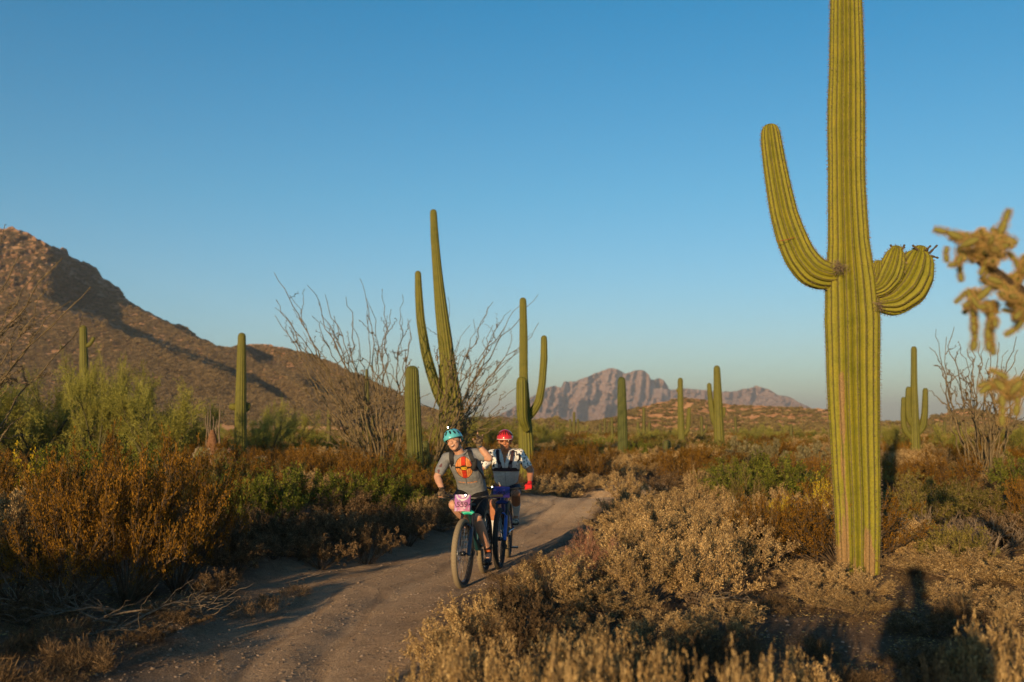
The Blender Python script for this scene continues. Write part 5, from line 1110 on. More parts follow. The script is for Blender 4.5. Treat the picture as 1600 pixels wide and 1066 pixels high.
    for s in (1, -1):
        e = np.array([s * .075, 0, .335]) + cv * s; solid('crank_arm', [tb([(s * .055, 0, .335), tuple(e)], [.014, .011], 8)], K_blk, root); pc = e + np.array([s * .055, 0, 0]); solid('pedal', [box(pc, (.085, .09, .018))], K_blk, root, False); peds.append(pc)
    # number plate on the bar
    N = 24; u, v = np.meshgrid(np.linspace(-1, 1, N), np.linspace(-1, 1, N)); M = rot(-12); cr = .16; uu = u * plate_w / 2; vv = v * plate_h / 2
    pts = np.stack([uu, 0 * u - .002 + .02 * (u ** 2), vv], -1).reshape(-1, 3); c0 = st((plate_x, Y(.565), .915 - (plate_h - .17) / 2)); W_ = (pts @ M.T) + c0; Wb = ((pts + np.array([0, .003, 0])) @ M.T) + c0
    i = np.arange(N * N).reshape(N, N); F = np.stack([i[:-1, :-1], i[:-1, 1:], i[1:, 1:], i[1:, :-1]], -1).reshape(-1, 4); ed = np.concatenate([i[0], i[1:, -1], i[-1, -2::-1], i[-2:0:-1, 0]]); e2 = np.roll(ed, -1); side = np.stack([ed, ed + N * N, e2 + N * N, e2], -1)
    cc = platecol(u.ravel(), v.ravel()); cc = np.concatenate([cc, cc]); cc = np.concatenate([cc, np.ones((len(cc), 1))], 1)
    pm = vcolmat('printed_plate_' + label.split()[0], .35, .4); pl = link('number_plate', npdata('number_plate', np.concatenate([W_, Wb]), np.concatenate([F, F[:, ::-1] + N * N, side]), pm, False, {'colr': ('POINT', cc)}), root)
    dm = text_mesh(digits, plate_h * .46, mat('plate_digits_' + label.split()[0], (.10, .01, .06) if plate_w < .19 else (.03, .005, .05), .5)); d = link('digits', dm, pl); Mx = Matrix(rot(-12).tolist()).to_4x4() @ Matrix.Rotation(math.pi / 2, 4, 'X')
    d.matrix_local = Matrix.Translation(Vector(c0) + Vector((rot(-12) @ np.array([0, -.006, -plate_h * .12])).tolist())) @ Mx
    hl = st((lamp_x, Y(.53), .992)); L = solid('headlight', [tb([tuple(hl + np.array([0, .03, 0])), tuple(hl + np.array([0, -.02, 0])), tuple(hl + np.array([0, -.028, 0]))], [.014, .017, .014], 10)], K_blk, root); 
    link('lens', npdata('lens', *ell(hl + np.array([0, -.026, 0]), (.008, .006, .008)), K_lamp, True), L)
    tag(root, label, 'bicycle'); return root, peds, st

def plate1(u, v):
    c = np.array([.50, .16, .55])[None] * (v[:, None] * .5 + .5) * .8 + np.array([.70, .26, .42])[None] * (.5 - v[:, None] * .5) + np.array([.25, .25, .55])[None] * np.clip(-u[:, None], 0, 1) * .35
    r = np.hypot(u * .9, v - 1.05); w_ = ((r > .62) & (r < .80))[:, None]; i = ((r < .45) & (vn(u * 4 + 9, v * 4, 3) > .45))[:, None]; c = np.where(w_, .85, c); c = np.where(i, np.array([.8, .75, .8])[None], c); k = (vn(u * 5, v * 5 + 3, 7) > .72)[:, None] & (v < -.5)[:, None]; return np.clip(np.where(k, .75, c), 0, .9) * np.array([.62, .58, .66])
def plate2(u, v):
    c = np.array([.05, .045, .38])[None] * (.55 + .45 * v[:, None]) + np.array([.24, .06, .36])[None] * np.clip(-v[:, None], 0, 1) + np.array([.35, .06, .22])[None] * (vn(u * 3, v * 3 + 5, 2) > .7)[:, None] * .5; return np.clip(c, .01, .8)

def hand_parts(c, M, side, curl, grow=0., fingers=True, upto=3, spread=.0, s=1.0):
    """palm plus four unequal fingers and a thumb; local axes: +Z along the fingers, -Y back of the hand facing out, X across. curl in degrees per joint"""
    P_ = [ell((0, 0, .045 * s), (.040 * s + grow, .016 * s + grow, .050 * s + grow), None, 12, 7)]
    if fingers:
        for k, (x, ln) in enumerate(((-.030, .062), (-.010, .076), (.011, .070), (.030, .054))):
            x *= s; ln *= s; p = np.array([x, 0, .080 * s]); an = 0; cu = curl[k] if hasattr(curl, '__len__') else curl
            for j, q in enumerate((.46, .30, .24)):
                if j >= upto: break
                an += R(cu); d = np.array([spread * x * 10, math.sin(an), math.cos(an)]); d /= np.linalg.norm(d); e = p + d * ln * q * 1.25; P_.append(seg(p, e, .0095 * s + grow - .0008 * j, .0085 * s + grow - .0008 * j, 5, 10)); p = e
        p = np.array([side * .036 * s, .0, .028 * s]); 
        for j, (ln, d) in enumerate(((.036, (side * .75, .35, .6)), (.026, (side * .35, .55, .75)))):
            if j >= upto: break
            d = np.array(d) / np.linalg.norm(d); e = p + d * ln * s; P_.append(seg(p, e, .012 * s + grow, .010 * s + grow, 5, 10)); p = e
    return [((V @ np.array(M).T) + np.array(c), F) for V, F in P_]
def grip_parts(c, sx, grow=0., upto=3):
    """a hand closed round a grip lying along X at c; sx is +1 on the picture's right"""
    c = np.array(c); P_ = [ell(c + np.array([0, .020, .024]), (.042 + grow, .032 + grow, .020 + grow), rot(25), 12, 7)]
    for k, x in enumerate((-.031, -.010, .011, .031)):
        l = (.9, 1.05, 1.0, .85)[k if sx < 0 else 3 - k]; q = [np.array([x, -.004, .034]), np.array([x, -.030 * l, .026]), np.array([x, -.034 * l, -.004]), np.array([x, -.012, -.026])]
        for j in range(min(3, upto)): P_.append(seg(c + q[j], c + q[j + 1], .0100 + grow - .0008 * j, .0092 + grow - .0008 * j, 4, 10))
    t = [np.array([-sx * .040, .020, .018]), np.array([-sx * .046, -.004, -.006]), np.array([-sx * .030, -.020, -.020])]
    for j in range(min(2, upto)): P_.append(seg(c + t[j], c + t[j + 1], .012 + grow, .010 + grow, 4, 10))
    return P_
def head_parts(c, M):
    T = lambda p: np.array(M) @ np.array(p) + np.array(c); E = lambda p, r, m=None: ell(T(p), r, np.array(M) @ (m if m is not None else np.eye(3)))
    return [E((0, .012, .03), (.076, .095, .092)), E((0, -.022, -.03), (.064, .070, .085)), E((0, -.055, -.088), (.034, .030, .024)), E((0, -.088, -.012), (.012, .020, .026), rot(-20)), E((0, -.098, -.026), (.017, .014, .011)),
            E((.038, -.068, -.022), (.022, .018, .018)), E((-.038, -.068, -.022), (.022, .018, .018)), E((0, -.078, .030), (.055, .018, .014)), E((0, -.083, -.052), (.026, .012, .010)), E((0, -.082, -.066), (.022, .012, .009)),
            E((.078, .012, -.012), (.010, .018, .030)), E((-.078, .012, -.012), (.010, .018, .030))]
def head_details(c, M, body, lips, smile, eyecol):
    T = lambda p: np.array(M) @ np.array(p) + np.array(c); Mx = np.array(M)
    for s in (-1, 1):
        e = solid('eye', [ell(T((s * .031, -.081, .008)), (.011, .007, .0035 if smile else .006), Mx)], mat('eye_white', (.45, .40, .36), .3), body); solid('pupil', [ell(T((s * .031, -.088, .008)), (.006, .003, .003 if smile else .0045), Mx)], mat('eye_dark', eyecol, .2), e)
        solid('eyebrow', [tubes(np.array([[T((s * .014, -.097, .028)), T((s * .03, -.095, .034)), T((s * .048, -.080, .030))]]), np.array([[.0018, .0024, .0012]]), 6)], mat('eyebrow_hair', eyecol, .9), body)
    if smile:
        arc = [T((x, -.0955 + 9 * x * x, -.063 + 22 * x * x)) for x in np.linspace(-.026, .026, 9)]
        mo = solid('mouth', [tubes(np.array([arc]), np.array([[.001, .005, .0075, .009, .0095, .009, .0075, .005, .001]]), 8)], mat('mouth_inside', (.12, .02, .015), .5), body); solid('teeth', [tubes(np.array([[T((x, -.1015 + 9 * x * x, -.0595 + 20 * x * x)) for x in np.linspace(-.020, .020, 7)]]), np.array([[.001, .003, .0038, .004, .0038, .003, .001]]), 6)], mat('teeth_white', (.60, .55, .48), .3), mo)
    else: solid('mouth', [ell(T((0, -.093, -.059)), (.024, .004, .0035), Mx)], mat('lips_dull', lips, .5), body)
def helmet(c, M, body, colr, shell_r, vents, name_light=False):
    Mx = np.array(M); T = lambda p: Mx @ np.array(p) + np.array(c); rx, ry, rz = shell_r; vm = mat('helmet_vent_dark', (.010, .010, .011), .8); hm_ = mat('helmet_shell', colr, .32, spec=.5, coat=.5)
    g_ = []; N, Q = 40, 16; V = []
    for j in range(Q + 1):
        el = -.10 + (math.pi / 2 + .10) * j / Q
        for i in range(N):
            a = i / N * 2 * math.pi; low = .022 * max(0, math.sin(a)) + .0; rr = 1 + .028 * math.cos(a * 12) * math.cos(el) ** 1.5 * (1 if j > 2 else 0)
            V.append(T((rx * rr * math.cos(a) * math.cos(el), ry * rr * math.sin(a) * math.cos(el) + .012, .036 + rz * math.sin(el) - low * (1 - j / Q) * 2)))
    i = np.arange((Q + 1) * N).reshape(Q + 1, N); F = np.stack([i[:-1], np.roll(i[:-1], -1, 1), np.roll(i[1:], -1, 1), i[1:]], -1).reshape(-1, 4); me = npdata('helmet', V, F, hm_, True)
    o = link('helmet', me, body); sol = o.modifiers.new('thick', 'SOLIDIFY'); sol.thickness = .022; sol.offset = -1
    for (az, el, l, wd, rl) in vents:
        a = R(az) - math.pi / 2; e = R(el); n_ = np.array([math.cos(a) * math.cos(e), math.sin(a) * math.cos(e), math.sin(e)]); p = np.array([rx * n_[0], ry * n_[1] + .012, .036 + rz * n_[2]]); up = np.array([0, 0, 1.]) - n_ * n_[2]; up /= np.linalg.norm(up); sd_ = np.cross(up, n_); cr_, sr_ = math.cos(R(rl)), math.sin(R(rl)); u2 = up * cr_ + sd_ * sr_; s2 = np.cross(u2, n_)
        B = np.stack([s2, n_, u2], 1); solid('vent', [ell(T(p * 1.0), (wd, .007, l), Mx @ B, 12, 9)], vm, o)
    return o, T

# ======== rider one (grey jersey, light blue helmet)
f1 = Frame(-.405, 11.74, -9.5); J1 = f1.J
bike1, ped1, st1 = bicycle(f1, (.012, .06, .07), (.02, .03, .06), (.02, .42, .30), -3.5, 'teal and black mountain bike ridden by the waving rider, plate 559', .178, .185, '559', plate1, -82, True, -.02, -.055)
rd1 = empty('person', f1.loc, f1.a)
sk1 = (.56, .30, .20); skl = lambda base: (lambda V: np.array(base)[None] * (1 - .10 * vn(V[:, :1] * 18, V[:, 2:3] * 18 + V[:, 1:2] * 7, 4)))
pel = J1(738, 770, -.17); wai = J1(735, 748, -.05); rib_ = J1(730, 733, .06); che = J1(725, 719, .14); nb = J1(720, 708, .19); hd = J1(709, 690, .25)
Mh = rot(-4, -20, -6)
shR, shL = J1(698, 716, .15), J1(745, 709, .13); elR, wrR = J1(683, 745, .24), J1(679, 766, .40); gripR = st1((-.325, -.449, .983)); wrR = gripR + np.array([-.015, .075, .055])
elL, wrL = J1(764, 716, .17), J1(748, 696, .21)
hpR, hpL = pel + np.array([-.09, .0, -.02]), pel + np.array([.09, .0, -.02]); knR, anR = J1(709, 789, .22), J1(713, 836, .02); knL, anL = J1(745, 808, .20), J1(748, 864, -.03)
footR = np.array([ped1[1][0], ped1[1][1] - .03, ped1[1][2] + .035]); footL = np.array([ped1[0][0], ped1[0][1] - .02, ped1[0][2] + .035])
anR = footR + np.array([.0, .09, .085]); anL = footL + np.array([0, .085, .095])
tor = [loft([(pel + [0, 0, -.08], .13, .10), (pel, .165, .125), (wai, .150, .110), (rib_, .165, .115), (che, .175, .115), (nb + [0, .02, -.025], .12, .085), (nb, .06, .06)])]
neck = [seg(nb + [0, .02, -.03], hd + Mh @ np.array([0, .03, -.06]), .058, .055)]
arms = lambda: [muscle(shR, elR, [.055, .052, .045, .040]), muscle(elR, wrR, [.040, .042, .034, .027]), muscle(shL, elL, [.055, .054, .050, .044]), muscle(elL, wrL, [.044, .045, .036, .028])]
legs = lambda kn, an, hp: [muscle(hp, kn, [.095, .092, .078, .062]), ell(kn + [0, -.012, 0], (.052, .05, .055)), muscle(kn, an, [.056, .060, .056, .042, .034])]
MhL = rot(-8, 8, 15)
body1 = blob('body', tor + neck + head_parts(hd, Mh) + arms() + legs(knR, anR, hpR) + legs(knL, anL, hpL) + [seg(shR, shL, .06, .06), seg(wrR, gripR + [0, .03, .02], .027, .026)] + grip_parts(gripR, -1) + hand_parts(wrL, MhL, -1, (8, 62, 64, 20), 0) + [seg(anR, footR, .036, .03), seg(anL, footL, .036, .03)], .0065, M_skinv, rd1, skl(sk1), 3)
head_details(hd, Mh, body1, (.35, .12, .09), True, (.05, .03, .02))
def jer1(V):
    c = np.ones((len(V), 3)) * np.array([.20, .205, .22]); ctr = (che * .35 + rib_ * .65) + np.array([.004, 0, -.012]); x = V[:, 0] - ctr[0]; z = V[:, 2] - ctr[2]; fr = V[:, 1] < ctr[1] + .02; rr = np.hypot(x / .100, z / .122)
    c = np.where((fr & (rr < 1.04))[:, None], np.array([.03, .02, .015]), c); c = np.where((fr & (rr < .98))[:, None], np.array([.62, .25, .085]), c)
    c = np.where((fr & (rr < 1.03) & (np.abs(x) < .030))[:, None], np.array([.05, .015, .01]), c); c = np.where((fr & (rr < 1.02) & (np.abs(x) < .025))[:, None], np.array([.50, .035, .015]), c)
    for q in (-.055, .055, .075, -.075): c = np.where((fr & (rr < .95) & (np.abs(x - q * (1 - .3 * (z / .12) ** 2)) < .0035))[:, None], np.array([.35, .10, .03]), c)
    eye = np.hypot(x / .048, (z + .006) / .030); c = np.where((fr & (rr < .99) & (np.abs(z + .002) < .010) & (np.abs(x) > .02))[:, None], np.array([.03, .02, .015]), c); c = np.where((fr & (eye < 1))[:, None], np.array([.02, .015, .01]), c); c = np.where((fr & (eye < .80) & (z + .006 < .012) & (np.abs(z + .006) > .004))[:, None], np.array([.70, .42, .03]), c)
    hem = np.abs(V[:, 2] - (wai[2] - .040 + .9 * x * x)) < .007; c = np.where((fr & hem & (np.abs(x) < .13) & (np.sin(x * 330) > -.35) & (np.abs(x) > .012))[:, None], np.array([.60, .24, .09]), c)
    arm = (V[:, 0] < shR[0] - .03) & (V[:, 2] < shR[2] - .06); c = np.where((arm & (vn(V[:, 0] * 40, V[:, 2] * 40, 6) > .58))[:, None], np.array([.13, .06, .07]), c)
    c = np.where(((np.abs(x - .004) < .0035) & fr & (rr > 1.02))[:, None], np.array([.06, .05, .05]), c); return c
slR, slL = shR + (elR - shR) * .70, shL + (elL - shL) * .55
jersey1 = blob('jersey', [loft([(pel + [0, 0, .02], .176, .142), (wai, .166, .130), (rib_, .180, .130), (che, .190, .130), (nb + [0, .02, -.03], .135, .10), (nb + [0, .015, -.008], .07, .07)]), muscle(shR, slR, [.067, .066, .066, .062]), muscle(shL, slL, [.067, .066, .064, .062]), seg(shR, shL, .068, .068)], .007, M_vc, rd1, jer1, 3)
solid('collar', [tubes(np.array([[nb + Mh @ np.array([.075 * math.cos(a), .065 * math.sin(a) + .02, .006 - .035 * max(0, -math.sin(a))]) for a in np.linspace(0, 6.283, 20)]]), np.full((1, 20), .011), 6)], mat('collar_grey', (.20, .19, .19), .8), jersey1)
blob('shorts', [loft([(pel + [0, 0, -.10], .13, .11), (pel, .174, .136), (pel + [0, 0, .10], .160, .125)]), muscle(hpR, hpR + (knR - hpR) * .72, [.108, .104, .094, .086]), muscle(hpL, hpL + (knL - hpL) * .88, [.108, .108, .100, .088])], .010, M_vc, rd1, flat((.012, .012, .014)), 4)
def shoe(foot, ank, m1, m2, sock, sockh, parent):
    s = blob('shoe', [ell(foot + [0, -.055, .006], (.049, .092, .036)), ell(foot + [0, .055, .014], (.040, .064, .042)), seg(foot + [0, .06, .03], ank + [0, 0, -.025], .037, .040)], .006, M_vc, parent, lambda V: np.where((V[:, 2:3] < foot[2] - .014), np.array(m2)[None], np.where(((vn(V[:, :1] * 45, V[:, 1:2] * 45 + V[:, 2:3] * 30, 3) > .60)), np.array(m2)[None], np.array(m1)[None])), 3)
    solid('sole', [box(foot + [0, -.01, -.030], (.075, .24, .012))], K_rub, s, False)
    return s
shoe(footR, anR, (.05, .05, .055), (.012, .012, .014), None, 0, rd1); shoe(footL, anL, (.06, .065, .07), (.012, .012, .014), None, 0, rd1)
for an, kn in ((anR, knR), (anL, knL)): blob('sock', [muscle(an + [0, 0, -.03], an + (kn - an) * .14, [.041, .041, .042])], .007, M_vc, rd1, lambda V, z0=an[2]: np.where(np.abs(V[:, 2:3] - z0 - .02) < .012, np.array([[.55, .12, .03]]), np.array([[.02, .018, .018]])), 2)
camo = lambda V: np.where(vn(V[:, :1] * 55, V[:, 2:3] * 55, 3) > .5, np.array([[.16, .11, .06]]), np.array([[.05, .035, .025]]))
blob('glove', grip_parts(gripR, -1, .004, 2) + [seg(gripR + [0, .03, .02], wrR, .031, .032)], .005, M_vc, rd1, camo, 2)
blob('glove', hand_parts(wrL, MhL, -1, (8, 62, 64, 20), .004, True, 1) + [seg(wrL, wrL + (elL - wrL) * .12, .032, .034)], .005, M_vc, rd1, camo, 2)
h1, T1 = helmet(hd, Mh, body1, (.10, .46, .54), (.110, .136, .116), [(-18, 32, .030, .011, 8), (14, 32, .030, .011, -8), (-44, 26, .026, .010, 12), (42, 26, .026, .010, -12), (-68, 22, .022, .009, 10), (68, 22, .022, .009, -10), (0, 62, .024, .010, 0), (-35, 60, .022, .009, 20), (35, 60, .022, .009, -20)])
hl = T1((0, -.03, .170)); L = solid('helmet_light', [tubes(np.array([[hl + [0, .025, 0], hl + [0, -.020, 0], hl + [0, -.026, 0]]]), np.array([[.014, .016, .012]]), 10)], K_blk, h1); link('lens', npdata('lens', *ell(hl + [0, -.024, 0], (.008, .005, .008)), K_lamp, True), L)
for s in (-1, 1): solid('chin_strap', [tubes(np.array([[T1((s * .078, -.005, .03)), T1((s * .070, -.025, -.05)), T1((s * .03, -.050, -.105)), T1((0, -.055, -.113))]]), np.full((1, 4), .0055), 5)], K_rub, h1)
# hydration pack harness
def harness(name, pts, wd, m, parent, across=(1, 0, 0)):
    q, _ = smooth_path(pts, 22); X = np.array(across, float)[None] * wd; T = np.gradient(q, axis=0); N_ = np.cross(X, T); N_ /= np.linalg.norm(N_, axis=1, keepdims=True) + 1e-9; N_ = N_ * .005
    V = np.stack([q - X - N_, q + X - N_, q + X + N_, q - X + N_], 1).reshape(-1, 3); i = np.arange(len(q) * 4).reshape(-1, 4)
    F = np.stack([i[:-1], np.roll(i[:-1], -1, 1), np.roll(i[1:], -1, 1), i[1:]], -1).reshape(-1, 4); return solid(name, [(V, np.concatenate([F, i[:1, ::-1], i[-1:]]))], m, parent, False)
def onfront(x, c0, dpt): return np.array([c0[0] + x, c0[1] - dpt, c0[2]])
pk = mat('pack_black', (.014, .014, .016), .7); pkr = mat('pack_red', (.40, .03, .03), .6)
pack1 = solid('backpack', [ell(che * .5 + rib_ * .5 + np.array([0, .19, 0]), (.13, .07, .20))], pk, rd1)
for s, sh in ((-1, shR), (1, shL)):
    a = nb + np.array([s * .095, .06, .045]); b = nb + np.array([s * .105, -.045, .022]); c_ = onfront(s * .125, che, .118); d = onfront(s * .135, rib_, .105); e = onfront(s * .172, wai, .02)
    harness('shoulder_strap', [a, b, c_, d, e], .024, pk, pack1)
harness('chest_strap', [onfront(-.13, che * .4 + rib_ * .6, .116), onfront(-.105, che * .4 + rib_ * .6, .135)], .007, pk, pack1, (0, 0, 1))
solid('strap_pocket', [ell(onfront(.128, che * .55 + rib_ * .45, .125), (.036, .022, .075), rot(0, 12, 0))], pk, pack1); solid('strap_trim', [tubes(np.array([[onfront(.098, che * .9 + rib_ * .1, .142), onfront(.10, che * .4 + rib_ * .6, .145), onfront(.135, rib_, .13)]]), np.full((1, 3), .005), 5)], pkr, pack1)
solid('wristband', [tubes(np.array([[wrR + np.array([.034 * math.cos(a), .034 * math.sin(a), .02]) for a in np.linspace(0, 6.283, 16)]]), np.full((1, 16), .007), 5)], pk, rd1); solid('watch', [ell(wrL + (elL - wrL) * .10, (.036, .036, .018))], mat('watch_blue_black', (.02, .05, .08), .4), rd1)
tag(rd1, 'smiling rider in grey jersey and light blue helmet, one hand raised', 'person')

# ======== rider two (white jersey, red helmet)
f2 = Frame(-.085, 13.12, -4.5); J2 = f2.J
bike2, ped2, st2 = bicycle(f2, (.01, .05, .26), (.01, .09, .42), (.01, .03, .16), -3.5, 'blue mountain bike ridden by the rider in the red helmet', .205, .138, '463', plate2, -55, False, -.12)
rd2 = empty('person', f2.loc, f2.a); sk2 = (.44, .18, .09)
pel = J2(792, 762, -.17); wai = J2(791, 746, -.05); rib_ = J2(791, 733, .06); che = J2(790, 719, .13); nb = J2(789.5, 707, .17); hd = J2(789, 690, .23); Mh = rot(2, 0, 2)
shR, shL = J2(769, 710, .13), J2(812, 709, .13); elR = J2(752, 733, .24); gripR = st2((-.325, -.449, .983)); gripL = st2((.330, -.448, .983)); elL = J2(829, 735, .20)
wrR = gripR + np.array([-.02, .07, .05]); wrL = gripL + np.array([.01, .075, .055])
hpR, hpL = pel + np.array([-.09, 0, -.02]), pel + np.array([.09, 0, -.02]); knR = J2(772, 788, .14); knL = J2(806, 772, .22)
footR = np.array([ped2[1][0], ped2[1][1] - .03, ped2[1][2] + .035]); footL = np.array([ped2[0][0], ped2[0][1] - .02, ped2[0][2] + .035])
# the picture's left foot is low, the right one high
footR, footL = np.array([-.13, footL[1], footL[2]]), np.array([.13, footR[1], footR[2]])
anR = footR + np.array([0, .085, .095]); anL = footL + np.array([0, .085, .095])
tor = [loft([(pel + [0, 0, -.08], .13, .10), (pel, .165, .125), (wai, .155, .115), (rib_, .165, .12), (che, .178, .12), (nb + [0, .02, -.025], .12, .085), (nb, .06, .06)])]
body2 = blob('body', tor + [seg(nb + [0, .02, -.03], hd + Mh @ np.array([0, .03, -.06]), .062, .060)] + head_parts(hd, Mh) + arms() + legs(knR, anR, hpR) + legs(knL, anL, hpL) + [seg(shR, shL, .06, .06), seg(wrR, gripR + [0, .03, .02], .027, .026), seg(wrL, gripL + [0, .03, .02], .027, .026)] + grip_parts(gripR, -1) + grip_parts(gripL, 1) + [seg(anR, footR, .036, .03), seg(anL, footL, .036, .03)], .0065, M_skinv, rd2, skl(sk2), 3)
head_details(hd, Mh, body2, (.22, .07, .05), False, (.02, .012, .01))
T2 = lambda p: Mh @ np.array(p) + hd
gl = solid('glasses', [tubes(np.array([[T2((-.070, -.075, .034)), T2((-.035, -.104, .035)), T2((0, -.108, .033)), T2((.035, -.104, .035)), T2((.070, -.075, .034))]]), np.full((1, 5), .004), 6)] + [tubes(np.array([[T2((s * .070, -.075, .034)), T2((s * .082, .02, .02))]]), np.full((1, 2), .003), 5) for s in (-1, 1)], mat('white_glasses_frame', (.75, .72, .68), .4), body2)
lm = mat('glasses_lens', (.30, .14, .07), .1, spec=.6); lm.node_tree.nodes['Principled BSDF'].inputs['Transmission Weight'].default_value = .7
for s in (-1, 1): solid('lens', [ell(T2((s * .036, -.096, .012)), (.029, .004, .018), Mh @ rot(0, 0, s * -22))], lm, gl)
def jer2(V):
    c = np.ones((len(V), 3)) * np.array([.70, .69, .68]); slv = (np.abs(V[:, 0] - nb[0]) > .135) | ((V[:, 2] > che[2] + .055) & (np.abs(V[:, 0] - nb[0]) > .08))
    q = (vn(V[:, 0] * 62 + 3, V[:, 2] * 44 + V[:, 1] * 30, 17) > .68) & slv & (V[:, 2] > rib_[2] + .03); c = np.where(q[:, None], np.array([.012, .012, .014]), c)
    low = (V[:, 2] < rib_[2] - .0) ; c = np.where(low[:, None], np.array([.68, .68, .70]), c)
    c = np.where(((V[:, 0] > shL[0] + .03) & (np.linalg.norm(V - slL2, axis=1) < .040) & (vn(V[:, 0] * 60, V[:, 2] * 60, 3) > .35))[:, None], np.array([.10, .13, .35]), c)
    zp = (np.abs(V[:, 0] - nb[0]) < .036 * np.clip((V[:, 2] - che[2] + .06) / .16, 0, 1)) & (V[:, 1] < nb[1] + .0) & (V[:, 2] > che[2] - .06); c = np.where(zp[:, None], np.array(sk2) * .9, c)
    c = np.where(((np.abs(V[:, 0] - nb[0]) < .003) & (V[:, 2] < che[2] - .05))[:, None], np.array([.35, .35, .38]), c); return c
slR2, slL2 = shR + (elR - shR) * .74, shL + (elL - shL) * .70
jersey2 = blob('jersey', [loft([(pel + [0, 0, .06], .150, .128), (wai, .158, .128), (rib_, .180, .134), (che, .192, .134), (nb + [0, .02, -.03], .135, .10), (nb + [0, .015, -.004], .07, .07)]), muscle(shR, slR2, [.066, .064, .062, .060]), muscle(shL, slL2, [.066, .064, .062, .060]), seg(shR, shL, .067, .067)], .007, M_vc, rd2, jer2, 3)
for s in (-1, 1): solid('collar_flap', [tubes(np.array([[nb + np.array([s * .062, .03, .030]), nb + np.array([s * .056, -.055, .012]), che + np.array([s * .040, -.128, .035]), che + np.array([s * .012, -.138, -.03])]]), np.array([[.012, .013, .009, .005]]), 6)], mat('collar_pale', (.60, .60, .62), .8), jersey2)
blob('shorts', [loft([(pel + [0, 0, -.10], .13, .11), (pel, .168, .134), (pel + [0, 0, .11], .152, .122)]), muscle(hpR, hpR + (knR - hpR) * .84, [.104, .100, .088, .074]), muscle(hpL, hpL + (knL - hpL) * .84, [.104, .100, .088, .074])], .010, M_vc, rd2, lambda V: np.where(((np.abs(V[:, 2:3] - hpL[2] + .02 - (V[:, 0:1] - .12) * -.5) < .004) & (V[:, 0:1] > .12)), np.array([[.5, .5, .5]]), np.array([[.014, .020, .042]])), 4)
for foot, an, kn in ((footR, anR, knR), (footL, anL, knL)):
    shoe(foot, an, (.55, .50, .42), (.10, .09, .08), None, 0, rd2); blob('sock', [muscle(an + [0, 0, -.03], an + (kn - an) * .50, [.040, .041, .052, .060])], .008, M_vc, rd2, flat((.62, .61, .60)), 2)
for c_, w_, s in ((gripR, wrR, -1), (gripL, wrL, 1)): blob('glove', grip_parts(c_, s, .004, 2) + [seg(c_ + [0, .03, .02], w_, .031, .031)], .005, M_vc, rd2, flat((.60, .020, .025)), 2)
h2, _ = helmet(hd, Mh, body2, (.52, .018, .022), (.106, .132, .120), [(-8, 42, .040, .006, 0), (8, 42, .040, .006, 0), (-28, 40, .040, .006, 14), (28, 40, .040, .006, -14), (-48, 36, .036, .006, 24), (48, 36, .036, .006, -24), (-68, 32, .032, .006, 28), (68, 32, .032, .006, -28)])
solid('helmet_brim', [tubes(np.array([[T2((.104 * math.cos(a), .131 * math.sin(a) + .012, .032)) for a in np.linspace(math.pi + .35, 2 * math.pi - .35, 16)]]), np.full((1, 16), .0045), 6)], mat('helmet_brim_white', (.70, .66, .62), .4), h2)
vb = mat('vest_black_maroon', (.030, .012, .016), .7); pack2 = solid('hydration_vest', [ell(che * .5 + rib_ * .5 + np.array([0, .18, 0]), (.13, .06, .18))], vb, rd2)
for s in (-1, 1):
    harness('vest_strap', [nb + np.array([s * .095, .06, .040]), nb + np.array([s * .100, -.05, .015]), onfront(s * .085, che, .138), onfront(s * .062, che * .45 + rib_ * .55, .152), onfront(s * .052, rib_, .156)], .020, vb, pack2)
    solid('vest_pocket', [ell(onfront(s * .070, che * .5 + rib_ * .5, .150), (.024, .010, .045), rot(0, s * -14, 0))], mat('vest_grey', (.14, .11, .12), .6), pack2)
harness('chest_band', [onfront(-.175, rib_, .05), onfront(-.13, rib_, .140), onfront(-.07, rib_, .160), onfront(0, rib_, .165), onfront(.07, rib_, .160), onfront(.13, rib_, .140), onfront(.175, rib_, .04)], .022, vb, pack2, (0, 0, 1))
solid('watch', [ell(wrL + np.array([0, .01, .010]), (.034, .030, .018))], K_blk, rd2)
tag(rd2, 'rider in white spotted jersey, red helmet and red gloves', 'person')

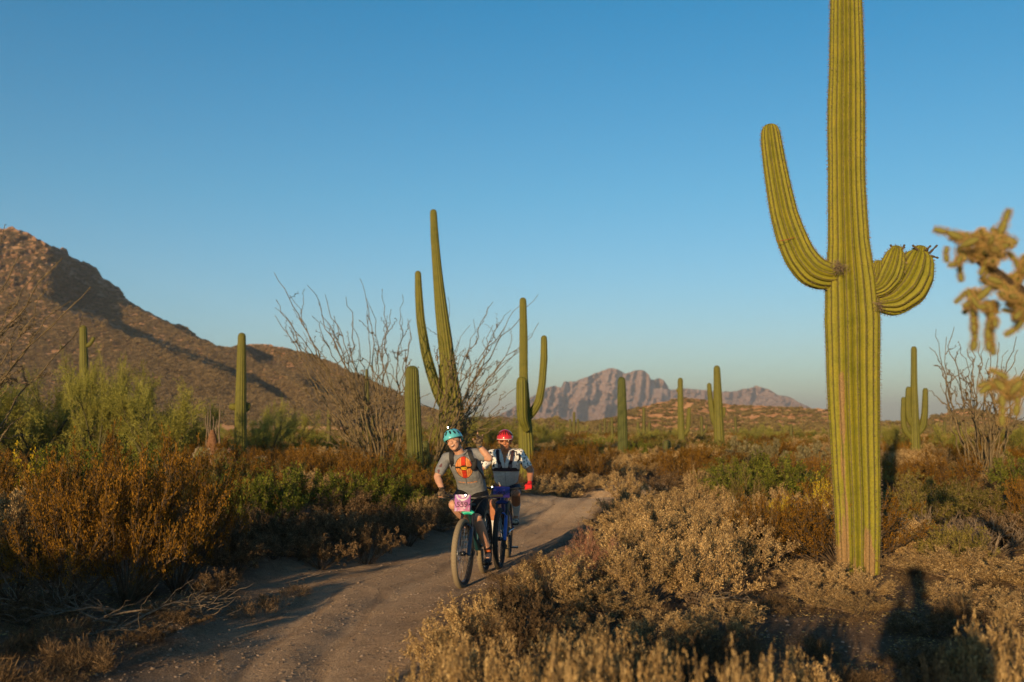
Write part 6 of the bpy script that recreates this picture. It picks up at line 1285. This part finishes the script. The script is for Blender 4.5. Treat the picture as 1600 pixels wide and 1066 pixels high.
# ======== the photographer, standing right behind the lens; only the shadow shows
ph = empty('person', (-.06, -.30, gz(0, -.3))); z0 = ph.location.z; hd = np.array([0, .02, CAMZ - z0 + .0]); Mh = rot(0, 0, 180)
nb = np.array([0, 0, 1.52]); che = np.array([0, -.02, 1.36]); rib_ = np.array([0, -.02, 1.22]); wai = np.array([0, 0, 1.08]); pel = np.array([0, 0, .95])
shR, shL = np.array([-.20, -.02, 1.47]), np.array([.20, -.02, 1.47]); elR, elL = np.array([-.22, .10, 1.28]), np.array([.24, .10, 1.28]); wrR, wrL = np.array([-.06, .20, 1.62]), np.array([.08, .20, 1.62])
hpR, hpL = pel + [-.09, 0, 0], pel + [.09, 0, 0]; knR, knL = np.array([-.13, 0, .50]), np.array([.13, 0, .50]); anR, anL = np.array([-.15, 0, .09]), np.array([.15, 0, .09])
blob('body', [loft([(pel + [0, 0, -.08], .14, .11), (pel, .17, .13), (wai, .16, .12), (rib_, .18, .12), (che, .19, .125), (nb + [0, 0, -.03], .13, .09), (nb, .065, .065)]), seg(nb, hd, .06, .06)] + head_parts(hd, Mh) + arms() + legs(knR, anR, hpR) + legs(knL, anL, hpL) + [ell(anR + [0, .07, -.05], (.045, .13, .04)), ell(anL + [0, .07, -.05], (.045, .13, .04)), seg(shR, shL, .065, .065)] + hand_parts(wrR, rot(-30, 20, 180), 1, 30) + hand_parts(wrL, rot(-30, -20, 180), -1, 30), .012, M_skinv, ph, skl(sk1), 3)
blob('shirt', [loft([(pel + [0, 0, -.02], .18, .14), (wai, .18, .14), (rib_, .20, .14), (che, .21, .145), (nb + [0, 0, -.03], .14, .10)]), muscle(shR, elR, [.075, .07, .065]), muscle(shL, elL, [.075, .07, .065]), seg(shR, shL, .075, .075)], .014, M_vc, ph, flat((.05, .06, .09)), 3)
blob('trousers', [loft([(pel + [0, 0, -.10], .14, .12), (pel + [0, 0, .03], .18, .14)]), muscle(hpR, knR, [.11, .10, .08]), muscle(knR, anR, [.08, .07, .06]), muscle(hpL, knL, [.11, .10, .08]), muscle(knL, anL, [.08, .07, .06])], .014, M_vc, ph, flat((.06, .055, .05)), 3)
solid('hat', [ell(hd + [0, 0, .09], (.10, .12, .07)), ell(hd + [0, .03, .075], (.11, .16, .012))], mat('hat_grey', (.10, .10, .10), .8), ph)
ph.scale = (1.12, 1.0, 1.0)
tag(ph, 'photographer in shirt and hat raising a camera, out of view behind the lens', 'person')
cm_ = empty('photo_camera', (0, -.10, CAMZ - .02)); solid('camera_body', [box((0, 0, 0), (.14, .05, .09)), box((0, -.01, .055), (.05, .04, .03))], K_blk, cm_, False); tag(cm_, 'black camera held by the photographer, out of view', 'camera')
# ------------------------------------------------------------------ haze: one closed box of pale air
hm = bpy.data.materials.new('haze_air'); hm.use_nodes = True; n = hm.node_tree; n.nodes.remove(n.nodes['Principled BSDF'])
pv = n.nodes.new('ShaderNodeVolumePrincipled'); pv.inputs['Color'].default_value = (.82, .86, .92, 1); pv.inputs['Density'].default_value = 0.00021; pv.inputs['Anisotropy'].default_value = .1
n.links.new(pv.outputs[0], n.nodes['Material Output'].inputs['Volume'])
def boxV(x0, x1, y0, y1, z0, z1): return np.array([(x, y, z) for x in (x0, x1) for y in (y0, y1) for z in (z0, z1)])
BF = np.array([(0, 1, 3, 2), (4, 6, 7, 5), (0, 4, 5, 1), (2, 3, 7, 6), (0, 2, 6, 4), (1, 5, 7, 3)])
hz = link('haze', npdata('haze', boxV(-9600, 9600, -900, 9700, -9, max(float(VF[..., 2].max()), float(VL[..., 2].max())) + 12), BF, hm)); tag(hz, kind='stuff')
